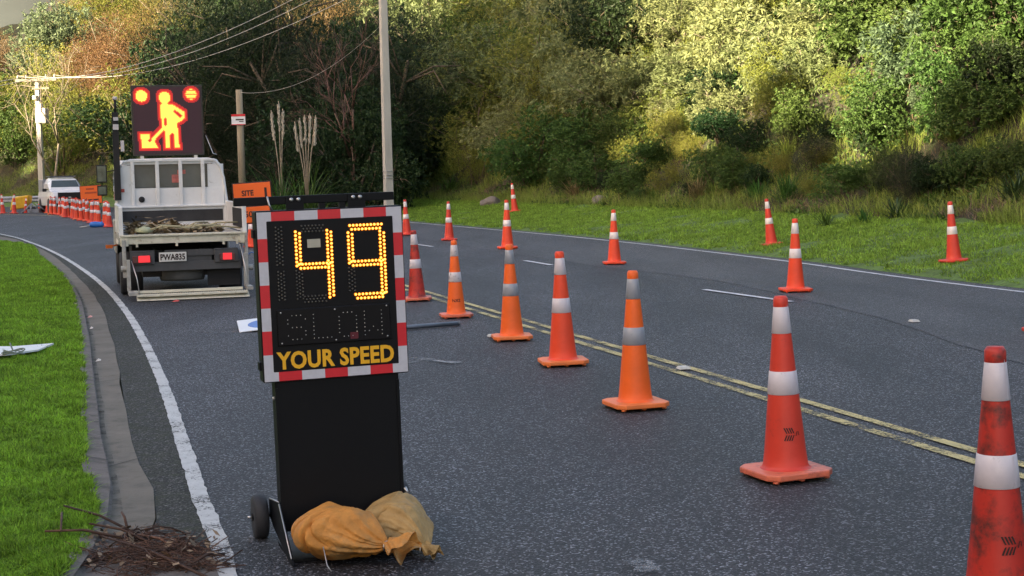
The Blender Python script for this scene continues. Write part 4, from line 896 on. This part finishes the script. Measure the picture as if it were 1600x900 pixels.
# ============================================================ vegetation
def unit(a): return a/np.maximum(np.linalg.norm(a,axis=-1,keepdims=True),1e-6)
def leaves(c,d,L,Wd,r,fold=.25,droop=0.0):
    """quads (base, side, tip, side) for every centre c with direction d"""
    n=len(c); d=unit(d); rnd=unit(r.normal(size=(n,3))); s=unit(np.cross(d,rnd)); u=np.cross(s,d)
    L=np.broadcast_to(np.asarray(L,float).reshape(-1,1) if np.ndim(L) else L,(n,1)); Wd=np.broadcast_to(np.asarray(Wd,float).reshape(-1,1) if np.ndim(Wd) else Wd,(n,1))
    mid=c+d*L*.45+u*L*fold*.25; tip=c+d*L+np.array([0,0,-1.])*L*droop
    V=np.stack([c,mid+s*Wd*.5,tip,mid-s*Wd*.5],1).reshape(-1,3); return V
def quads(V): return np.arange(len(V),dtype=np.int32).reshape(-1,4)
def crown_tips(r,R,H,nlobe,ntip,base=.25):
    lob=[]
    for i in range(nlobe):
        d=unit(r.normal(size=3)); d[2]=d[2]*.9+.1 if base<.2 else abs(d[2])*.9-.15; k=r.uniform(.35,.75)
        lob.append((np.array([d[0]*R*k,d[1]*R*k,H*(base+.42*(1-base)+d[2]*k*.55)]),R*r.uniform(.36,.56)))
    T=[];Dn=[]; per=ntip//nlobe
    for c,q in lob:
        d=unit(r.normal(size=(per,3))); rr=q*(r.random((per,1))**.28)*(1+.25*np.sin(d[:,:1]*5+c[0]*3)*np.cos(d[:,1:2]*6+c[1]))
        t=c+d*rr*np.array([1,1,.85*H/(2*R) if H<2*R else .95]); T.append(t); Dn.append(d)
    T=np.concatenate(T); Dn=np.concatenate(Dn); k=T[:,2]>(.12*H if base>.2 else -.02*H); return T[k],Dn[k],lob
def stems(r,T,lob,R,H,rad0,nst,m,seg=5):
    mb=MB(); 
    for i in range(min(nst,len(lob))):
        c=lob[i][0]; b=np.array([r.normal(0,.10)*R,r.normal(0,.10)*R,-.25]); mid=b+(c-b)*np.array([.35,.35,.6])+r.normal(0,.05*R,3)
        mb.tube([b,mid,c],rad0*r.uniform(.6,1),seg,r1=rad0*.4)
        for k in range(5):
            t=T[r.integers(len(T))] if k>3 else c+unit(r.normal(size=3))*lob[i][1]*.9
            if np.linalg.norm(t-c)<lob[i][1]*1.5: mb.tube([mid*.3+c*.7,c*.5+t*.5+r.normal(0,.04,3),t],rad0*.3,4,r1=rad0*.1)
    return mb
def leafmat(n,c,tr=.28,isl=.35,ov=.18,rough=.55,var=.15,spec=.25): return mat(n,c,rough,var=var,vscale=3,trans=tr,island=isl,objvar=ov,spec=spec)
BARK=mat('grey_brown_bark',(.12,.09,.06),.9,var=.3,vscale=8); BARKP=mat('pale_bark',(.30,.25,.18),.9,var=.3,vscale=6)
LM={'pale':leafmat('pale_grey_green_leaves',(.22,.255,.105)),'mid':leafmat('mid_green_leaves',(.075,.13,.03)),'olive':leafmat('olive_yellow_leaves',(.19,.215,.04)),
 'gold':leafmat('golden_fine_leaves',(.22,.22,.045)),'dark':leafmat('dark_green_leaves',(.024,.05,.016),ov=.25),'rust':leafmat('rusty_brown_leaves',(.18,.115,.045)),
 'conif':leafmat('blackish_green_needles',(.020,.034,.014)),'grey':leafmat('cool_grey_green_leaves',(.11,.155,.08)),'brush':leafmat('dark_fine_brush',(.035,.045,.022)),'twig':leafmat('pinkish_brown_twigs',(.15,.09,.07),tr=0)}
protoV={}
def make_proto(kind,i,far=False):
    r=np.random.default_rng(hash((ord(kind[0]),ord(kind[-1]),len(kind),i))%99991); R_,H_=1.7,3.0
    spec={'pale':(9,430,14,.21,.05,'ros'),'mid':(9,700,10,.14,.06,'ros'),'olive':(9,1300,7,.085,.03,'ros'),'gold':(10,2600,5,.065,.014,'fine'),'dark':(8,900,10,.13,.055,'ros'),
          'rust':(10,2200,6,.07,.028,'fine'),'conif':(9,1900,8,.09,.016,'fine'),'grey':(9,520,12,.17,.048,'ros'),'brush':(9,2400,6,.08,.012,'fine')}[kind]
    nl,ntp,per,L,Wd,mode=spec
    if far: ntp=int(ntp*1.9); L*=.62; Wd*=.66
    T,Dn,lob=crown_tips(r,R_,H_,nl+3,int(ntp*1.35),base=.25 if kind in('rust',) else .03); n=len(T)
    c=np.repeat(T,per,0); ax=np.repeat(unit(Dn+np.array([0,0,.45])+r.normal(0,.35,(n,3))),per,0)
    if mode=='ros': d=unit(ax*.6+unit(r.normal(size=c.shape))*1.0); c=c+r.normal(0,.012,c.shape)
    else: d=unit(ax+r.normal(0,.5,c.shape)); c=c+r.normal(0,.07,c.shape)
    Ls=L*r.uniform(.6,1.25,len(c)); V=leaves(c,d,Ls,Wd*r.uniform(.7,1.2,len(c)),r,droop=.15 if mode=='ros' else 0)
    nm={'pale':'shrub','mid':'shrub','olive':'shrub','gold':'shrub','dark':'tree','rust':'tree','conif':'tree','grey':'shrub','brush':'shrub'}[kind]
    t=thing(nm,'x',nm); npmesh('crown' if nm=='tree' else 'foliage',V,quads(V),LM[kind],t)
    stems(r,T,lob,R_,H_,.032 if nm!='tree' else .06,9,None).build('trunk' if nm=='tree' else 'stems',BARKP if kind in('rust','gold','pale') else BARK,t)
    return t
def bare_tree(name,label,x,y,z,H,m,seed,spread=.5,depth=5,r0=.09):
    r=np.random.default_rng(seed); trunk=MB(); tw=MB()
    def grow(p,d,l,rad_,k):
        q=p+d*l; mid=(p+q)/2+r.normal(0,.04*l,3); (trunk if k>=depth-1 else tw).tube([p,mid,q],rad_,5 if k>2 else 3,r1=rad_*.62)
        if k==0: return
        for _ in range(3 if k>1 else 4):
            nd=unit(d+r.normal(0,spread,3)+np.array([0,0,.12])); grow(q if _<2 else mid,nd,l*r.uniform(.6,.85),rad_*.55,k-1)
    grow(np.zeros(3),np.array([0,0,1.]),H*.30,r0,depth)
    t=thing(name,label,'tree',(x,y,z-.3),0); trunk.build('trunk',m,t); tw.build('bare_branches',m,t); return t
NAMES={'pale':'pale long leaved shrub','mid':'bushy mid green shrub','olive':'olive yellow leafy shrub','gold':'golden green fine leaved shrub','dark':'dark green dense tree',
 'rust':'rusty brown tree','conif':'blackish green fine needled tree','grey':'cool grey green leafy shrub','brush':'dark wispy brush shrub'}
CATN={'dark':'tree','rust':'tree','conif':'tree'}
LMK=[(20,'at the left edge'),(66,'around the distant utility pole'),(125,'right of the distant utility pole'),(190,'left of the roadworks board'),(260,'behind the roadworks board'),(330,'right of the roadworks board'),(378,'behind the timber post'),(440,'around the pampas plumes'),(520,'left of the concrete pole'),(603,'behind the concrete pole'),
(660,'just right of the concrete pole'),(702,'above the farthest red lane cone'),(760,'above the small verge cone'),(805,'above the leaning verge cone'),(872,'over the plain orange cone'),(960,'above the lone far lane cone'),(1060,'right of the lone far lane cone'),(1130,'left of the leaning road edge cone'),(1206,'above the leaning road edge cone'),(1290,'right of the leaning road edge cone'),(1350,'over the left flax clump'),(1420,'over the middle flax clump'),(1491,'above the right verge cone'),(1555,'right of the right verge cone'),(1600,'at the right edge')]
def where(px,py):
    c=min(LMK,key=lambda k:abs(k[0]-px))[1]; rr='low,' if py>235 else 'midway,' if py>150 else 'high,' if py>60 else 'topmost,'
    return rr+' '+c
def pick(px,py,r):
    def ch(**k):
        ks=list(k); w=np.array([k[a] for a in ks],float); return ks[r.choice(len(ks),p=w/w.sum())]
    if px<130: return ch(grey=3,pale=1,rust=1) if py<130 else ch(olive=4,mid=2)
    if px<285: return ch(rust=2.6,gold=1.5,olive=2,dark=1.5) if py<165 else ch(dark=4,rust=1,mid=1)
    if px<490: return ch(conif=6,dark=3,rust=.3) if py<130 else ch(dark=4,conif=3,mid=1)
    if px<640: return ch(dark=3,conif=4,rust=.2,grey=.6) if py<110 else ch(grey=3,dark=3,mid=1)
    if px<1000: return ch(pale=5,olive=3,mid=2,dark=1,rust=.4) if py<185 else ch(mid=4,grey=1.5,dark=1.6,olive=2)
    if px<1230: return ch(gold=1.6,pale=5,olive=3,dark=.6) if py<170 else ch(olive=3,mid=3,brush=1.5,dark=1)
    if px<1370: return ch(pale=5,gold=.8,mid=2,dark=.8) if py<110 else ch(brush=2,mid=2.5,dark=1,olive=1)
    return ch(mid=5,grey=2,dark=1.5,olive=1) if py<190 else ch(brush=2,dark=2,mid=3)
vr=np.random.default_rng(11); cum=np.r_[0,np.cumsum(np.linalg.norm(np.diff(edgeR,axis=0),axis=1))]
placed=[]; u_=0; ends=cum[-1]
cand=[]
u_=30.
while u_<ends-2:
    i=int(np.searchsorted(cum,u_)); y0=edgeR[i][1]; big=1.0 if y0<42 else 1.0+min(1.5,(y0-42)/32)
    p=5.7+(big-1)*1.2
    row=0
    while p<(23 if y0<50 else 27):
        uu=u_+vr.normal(0,.35*big)+(.9*big if row%2 else 0); pp=p+vr.normal(0,.3*big)
        j=min(max(int(np.searchsorted(cum,uu)),0),len(edgeR)-1); q=edgeR[j]+nn[j]*pp; cand.append((q[0],q[1],float(hz(pp)),big,pp)); p+=1.5*big**.9*(1+.06*row); row+=1
    u_+=1.75*big*(1 if y0<50 else .95)
u_=36.
while u_<ends-60:
    i=int(np.searchsorted(cum,u_)); y0=edgeR[i][1]
    if y0>54: break
    for p in(5.3,6.6,8.1):
        uu=u_+vr.normal(0,.4); pp=p+vr.normal(0,.35); q=at_edge(np.array([uu]),np.array([pp]))[0]; cand.append((q[0],q[1],float(hz(pp)),vr.uniform(.62,.95),-pp))
    u_+=1.45
protoused=set(); proto_cache={}; items=[]
for x,y,z,big,pp in cand:
    extra=pp<0; pp=abs(pp)
    if y<12 or (extra and vr.random()<.22): continue
    sc=big*vr.uniform(.75,1.2)*((.42 if pp<6.6 else .62 if pp<8 else .85 if pp<9.5 else 1.0) if y<50 else (.75 if pp<7.5 else 1.05)); cz_=z+1.5*sc; px,py=P(x,y,cz_); rpx=1.8*sc*F/y
    top=P(x,y,z+3.2*sc)[1]
    if px<-rpx or px>1600+rpx or P(x,y,z)[1]<-20 or (py+rpx<-60): continue
    if top>330 or (px<105 and (top<14 or pp>20)): continue
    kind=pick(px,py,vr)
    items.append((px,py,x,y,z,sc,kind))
lab={}
for it in items: lab.setdefault((NAMES[it[6]],where(min(max(it[0],5),1595),max(it[1],5))),[]).append(it)
ORD=['leftmost','second','third','fourth','fifth','sixth','seventh','eighth','ninth','tenth']
for (nm,wh_),ls in lab.items():
    ls.sort(key=lambda a:a[0])
    for n_,(px,py,x,y,z,sc,kind) in enumerate(ls):
        key=(kind,int(vr.integers(3 if kind in('pale','mid','dark','rust') and y<50 else 2)),y>50)
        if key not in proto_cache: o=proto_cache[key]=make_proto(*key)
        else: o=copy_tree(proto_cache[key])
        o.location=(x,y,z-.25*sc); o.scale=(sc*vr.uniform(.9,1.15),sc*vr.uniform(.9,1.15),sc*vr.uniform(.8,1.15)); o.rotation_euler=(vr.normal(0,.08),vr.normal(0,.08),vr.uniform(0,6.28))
        lb=f'{nm} {wh_}' if len(ls)==1 else f'{nm} {wh_}, {ORD[min(n_,9)]} of {len(ls)}'
        tag(o,lb,CATN.get(kind,'shrub'),'trees and shrubs on the hillside')
def onbank(px,D): q=WD(px,D); return q[0],q[1],terr(q[0],q[1])
for k,(px,D,H,mt,sd_,lb) in enumerate([(548,60,8.5,LM['twig'],3,'bare pinkish tree of fine twigs left of the concrete pole'),(95,100,14,BARKP,8,'pale bare tree high above the utility pole'),(262,90,10,BARKP,9,'pale bare branches in the rusty tree above the roadworks board')]):
    x,y,z=onbank(px,D); bare_tree('bare_tree',lb,x,y,z,H,mt,sd_,r0=.03+.006*H)
# tall dark conifers behind the truck and the timber post
for k,(px,D,sc_) in enumerate([(318,92,3.4),(352,84,3.2),(392,80,3.3),(428,77,3.0),(462,74,3.2),(500,71,3.0),(535,69,2.9),(572,66,2.7),(425,72,1.9),(520,62,1.7),(455,66,1.6),(345,74,2.0),(565,59,1.5)]):
    x,y,z=onbank(px,D); key=('conif' if k%3 else 'dark',k%2,True)
    o=copy_tree(proto_cache[key]) if key in proto_cache else make_proto(*key)
    proto_cache.setdefault(key,o); o.location=(x,y,z-.6); o.scale=(sc_,sc_,sc_*1.25); o.rotation_euler=(0,0,k*1.3)
    tag(o,['tall','lower'][k>7]+' dark evergreen filling the shaded slope '+['right of the roadworks board','over the timber post','left of the pampas plumes','above the pampas plumes','above the pampas fan','right of the pampas fan','left of the concrete pole','just left of the concrete pole','beside the timber post','under the pink twiggy tree','between the two pampas clumps','just right of the truck cab','at the foot of the concrete pole'][k],'tree','trees and shrubs on the hillside')
# strappy clumps
def strap(name,label,cat,x,y,z,n,L,w,m,seed,arch=1.0,spreadz=.5,group=None,part='leaves'):
    r=np.random.default_rng(seed); V=[];Fq=[]; sg=5
    for i in range(n):
        a=r.uniform(0,6.28); el=r.uniform(.35,1.45); l=L*r.uniform(.6,1.1); d=np.array([math.cos(a)*math.cos(el),math.sin(a)*math.cos(el),math.sin(el)]); s=np.array([-math.sin(a),math.cos(a),0])
        p=np.array([r.normal(0,.09*L),r.normal(0,.09*L),0]); k=len(V)
        for j in range(sg+1):
            t=j/sg; ww=w*(1-t**2.2)*(.6+.4*min(1,t*4)); q=p+d*l*t+np.array([math.cos(a),math.sin(a),0])*l*.18*t*t*arch-np.array([0,0,1])*l*.42*t**2.2*arch*(1.2-el/1.5)
            V+=[q-s*ww/2,q+s*ww/2]
            if j: Fq.append((k+2*j-2,k+2*j-1,k+2*j+1,k+2*j))
    t=thing(name,label,cat,(x,y,z),0,group); npmesh(part,V,Fq,m,t); return t
FLX=leafmat('dark_strap_leaves',(.03,.075,.018),tr=.2,isl=.45,spec=.6); FLX2=leafmat('fresh_strap_leaves',(.075,.15,.03),tr=.3,isl=.4); DRY=leafmat('dry_straw',(.22,.165,.085),tr=.2,isl=.5); TUS=leafmat('yellow_green_grass_blades',(.23,.29,.06),tr=.35,isl=.45)
for k,(px,py,L,n,mt,lb) in enumerate([(1366,300,.75,90,FLX,'left flax clump with dark arching leaves above the verge'),(1510,283,1.0,150,FLX,'largest flax clump with spiky dark leaves above the right verge cone'),(1400,330,.6,80,FLX,'low flax clump at the verge edge below the left flax clump'),(1452,318,.55,70,FLX2,'small fresh green strappy clump between the flax clumps'),(1350,340,.4,60,FLX2,'bright leafy clump on the verge edge below the flax'),(1590,300,.8,90,FLX,'flax clump at the right edge of the photo'),(882,292,.9,80,FLX,'dark strappy clump above the plain orange cone'),(705,292,1.1,110,FLX2,'green strappy clump left of the small verge cone'),(672,250,1.5,80,FLX,'dark strappy clump high beside the concrete pole'),(1290,345,.5,60,FLX2,'small strappy clump right of the clean far lane cone'),(395,235,2.4,60,leafmat('yellow_fronds',(.19,.19,.05)),'yellowish fern fronds beside the timber post'),(1180,300,.6,60,FLX2,'green strappy clump behind the leaning road edge cone')]):
    # walk along the ray until it meets the bank
    for D in np.arange(18,90,.25):
        q=WD(px,D); 
        if terr(q[0],q[1])>=ZAT(px,py+L*F/D*.25,D): break
    strap('flax_clump' if mt in(FLX,) else 'strappy_clump',lb,'plant',q[0],q[1],terr(q[0],q[1])-.03,n,L,.05*L**.5,mt,50+k,group='strappy plants on the bank')
# grass tussocks along the foot of the bank
tlab={}
for k in range(64):
    uu_=np.array([vr.uniform(40,cum[-1]-30)]); pp_=np.array([4.9+3.6*vr.random()**1.3]); q=at_edge(uu_,pp_)[0]; z=float(hz(pp_[0])); px,py=P(q[0],q[1],z+.3)
    if not(5<px<1595) or q[1]<14 or 385<px<640 and py>310: continue
    tlab.setdefault(where(px,py),[]).append((px,q,z,float(pp_[0])))
for wk,ls in tlab.items():
    ls.sort(key=lambda a:a[0])
    for n_,(px,q,z,p_) in enumerate(ls):
        mt=(TUS,FLX2,TUS,DRY)[int(vr.integers(4))]; nm={'yellow_green_grass_blades':'yellow green grass tussock','fresh_strap_leaves':'fresh green grass tussock','dry_straw':'dry straw tussock'}[mt.name]
        strap('grass_tussock',f'{nm} {wk}'+(f', {ORD[min(n_,9)]} of {len(ls)}' if len(ls)>1 else ''),'grass tussock',q[0],q[1],z-.05,int(170),vr.uniform(.55,1.0)*(1+max(0,q[1]-40)/60),.018+.0003*q[1],mt,200+int(px),group='grass tussocks on the bank')
# pampas grass
PLUM=mat('cream_plume',(.75,.68,.56),.9,trans=.3,island=.2)
def pampas(px,D,tops,lb,seed):
    r=np.random.default_rng(seed); x,y,z=onbank(px,D); t=strap('pampas_grass',lb,'pampas grass',x,y,z,110,2.6,.05,FLX2,seed)
    for tx,ty in tops:
        e=WD(tx,D); zt=ZAT(tx,ty,D)-z; zt=max(zt,1.2); dx=e[0]-x; m=MB(); m.tube([(0,0,.3),(dx*.3,0,zt*.5),(dx,0,zt)],.02,4); m.build('stalk',BARKP,t)
        n=150; s=r.random(n); c=np.c_[dx*(1-.22*(1-s))+r.normal(0,.02,n),r.normal(0,.04,n),zt-.95*(1-s)-.2]; d=unit(np.c_[r.normal(0,.16,n),r.normal(0,.16,n),np.ones(n)]); V=leaves(c,d,.16,.022,r); npmesh('plume',V,quads(V),PLUM,t)
pampas(440,57,[(428,172),(440,158),(446,170)],'pampas grass with tall upright cream plumes right of the timber post',71)
pampas(480,57,[(464,190),(472,184),(480,179),(488,177),(497,180)],'pampas grass with a fan of cream plumes farther right, nearer the concrete pole',72)
# grass on the verges, long grass and dead growth on the bank: uncountable
def blades(name,xy,z,L,w,m,r,lean=.35,kind='stuff',label=None):
    n=len(xy); a=r.uniform(0,6.28,n); L=L*r.uniform(.5,1.25,n); le=np.abs(r.normal(0,lean,n)); d=np.c_[np.cos(a)*le,np.sin(a)*le,np.ones(n)]; d=unit(d)
    b=r.uniform(0,6.28,n); s=np.c_[np.cos(b),np.sin(b),np.zeros(n)]*(w*r.uniform(.6,1.2,n))[:,None]/2; c=np.c_[xy,z]
    mid=c+d*L[:,None]*.55; tip=c+d*L[:,None]+np.c_[np.cos(a),np.sin(a),np.zeros(n)]*(L*le*.6)[:,None]
    V=np.stack([c-s,c+s,mid+s*.75,mid-s*.75,tip],1).reshape(-1,3); k=np.arange(n)[:,None]*5
    tri=np.concatenate([k+np.array([[0,1,2]]),k+np.array([[0,2,3]]),k+np.array([[3,2,4]])],0)
    o=npmesh(name,V,tri.astype(np.int32),m,n=3); tag(o,label,None,None,kind); return o
GR=leafmat('lawn_blades',(.21,.37,.035),tr=.45,isl=.6,ov=0,var=.38); GR2=leafmat('verge_blades',(.22,.35,.05),tr=.45,isl=.5,ov=0,var=.38)
r=np.random.default_rng(5)
# left lawn: density falls with distance
n0=520000; yy=5.2+(58-5.2)*r.random(n0)**2.1; gx=np.interp(yy,grasL[:,1],grasL[:,0])
lo=np.maximum(-yy*.375-.3,gx-9); xx=lo+(gx+.02*r.normal(size=n0)+.01-lo)*r.random(n0); fr=r.random(n0)<.12; xx=np.where(fr,gx-.05+.035*r.normal(size=n0)+.02*np.sin(yy*9),xx); keep=(xx<gx+.035); xx,yy=xx[keep],yy[keep]
wv=.006+.0005*yy; big=.032+.018*np.sin(xx*9+yy*3+2*np.sin(yy*1.3))*np.sin(yy*6.3+xx*4)+.012*np.sin(xx*23)*np.sin(yy*19)+.0006*yy
blades('lawn_grass',np.c_[xx,yy],np.full(len(xx),KZ-.01),big,wv,GR,r,1.0,label='bright green mown grass on the left verge')
n1=420000; uu=r.uniform(cum[0]+38,cum[-1]-25,n1); pw=r.random(n1); pp=.32+4.5*pw; ii=0
edge_w=.12*np.sin(uu*3.1)+.10*np.sin(uu*7.7)+.1; pp=np.maximum(pp,.3+edge_w*.8); q=at_edge(uu,pp); kp=(np.abs(q[:,0])<q[:,1]*.36+1)&(q[:,1]>10)&(q[:,1]<90); q,pp=q[kp],pp[kp]
blades('verge_grass',q,hz(pp)-.01,.05+.03*(np.sin(q[:,0]*3)*np.sin(q[:,1]*2.3)>.3)+.0004*q[:,1],.009+.0005*q[:,1],GR2,r,.9,label='bright green grass strip beyond the far lane')
def band(n,p0,p1,pw,msk,L,w,m,name,label,lean):
    uu=r.uniform(36,cum[-1]-15,n); pp=p0+(p1-p0)*r.random(n)**pw; ii=0; q=at_edge(uu,pp)
    f=np.sin(q[:,0]*1.1+2*np.sin(q[:,1]*.35))*np.cos(q[:,1]*.8+pp*1.3)+.45*np.sin(uu*2.1+pp*2); kp=msk(f,r.random(n))&(np.abs(q[:,0])<q[:,1]*.37+1)&(q[:,1]>10); q,pp=q[kp],pp[kp]
    blades(name,q,hz(pp)-.05,L,w,m,r,lean,label=label)
DW=leafmat('low_weed_leaves',(.085,.15,.035),isl=.5,ov=0); DRYB=leafmat('brown_dead_growth',(.16,.12,.08),tr=.15,isl=.55,ov=0)
band(150000,4.3,7.4,1.1,lambda f,t:(f>-.35)&(t<.9),.38,.018,TUS,'long_grass','yellow green long grass on the lower bank',.55)
band(90000,4.45,8.0,1.4,lambda f,t:(f<-.15)&(t<.9),.34,.014,DRYB,'dead_undergrowth','brown dead stalks and bracken on the lower bank',1.3)
band(12000,4.5,7.5,1.2,lambda f,t:t<.6,.5,.013,DRY,'dry_straw','pale dry straw scattered through the lower bank',1.2)
nw=150000; uu=r.uniform(36,cum[-1]-15,nw); pp=4.35+9*r.random(nw)**1.3; ii=0; q=at_edge(uu,pp)
f=np.sin(q[:,0]*.9+1)*np.cos(q[:,1]*1.1+2*np.sin(q[:,0]*.5)); kp=((f>.1)|(pp>8))&(np.abs(q[:,0])<q[:,1]*.37+1)&(q[:,1]>10); q,pp=q[kp],pp[kp]
c=np.c_[q,hz(pp)+r.random(len(q))**2*.6*np.clip((pp-4.2)/2,0.1,1)]; V=leaves(c,unit(r.normal(size=c.shape)+np.array([0,0,.5])),.12,.055,r); o=npmesh('low_weeds',V,quads(V),DW); tag(o,'leafy green weeds covering the lower bank',None,None,'stuff')
# pale rocks / dead fern at the foot of the bank
ROCK=mat('bank_rock',(.16,.14,.12),.9,var=.3,bump=.6,bscale=20)
for k,(px,py,s,lb) in enumerate([(765,322,.35,'grey rock low on the bank left of the leaning verge cone'),(935,320,.25,'small grey rock behind the lone far lane cone')]):
    for D in np.arange(20,80,.25):
        q=WD(px,D)
        if terr(q[0],q[1])>=ZAT(px,py,D): break
    bm=bmesh.new(); bmesh.ops.create_icosphere(bm,subdivisions=3,radius=s); rr_=np.random.default_rng(k)
    for v in bm.verts: v.co*=1+.18*math.sin(v.co.x*9+k)+.15*math.sin(v.co.y*11)*math.sin(v.co.z*13); v.co.z*=.6
    me=bpy.data.meshes.new('rock'); bm.to_mesh(me); bm.free(); me.materials.append(ROCK); o=bpy.data.objects.new('rock',me); COL.objects.link(o); o.location=(q[0],q[1],terr(q[0],q[1])+.1); tag(o,lb,'rock')
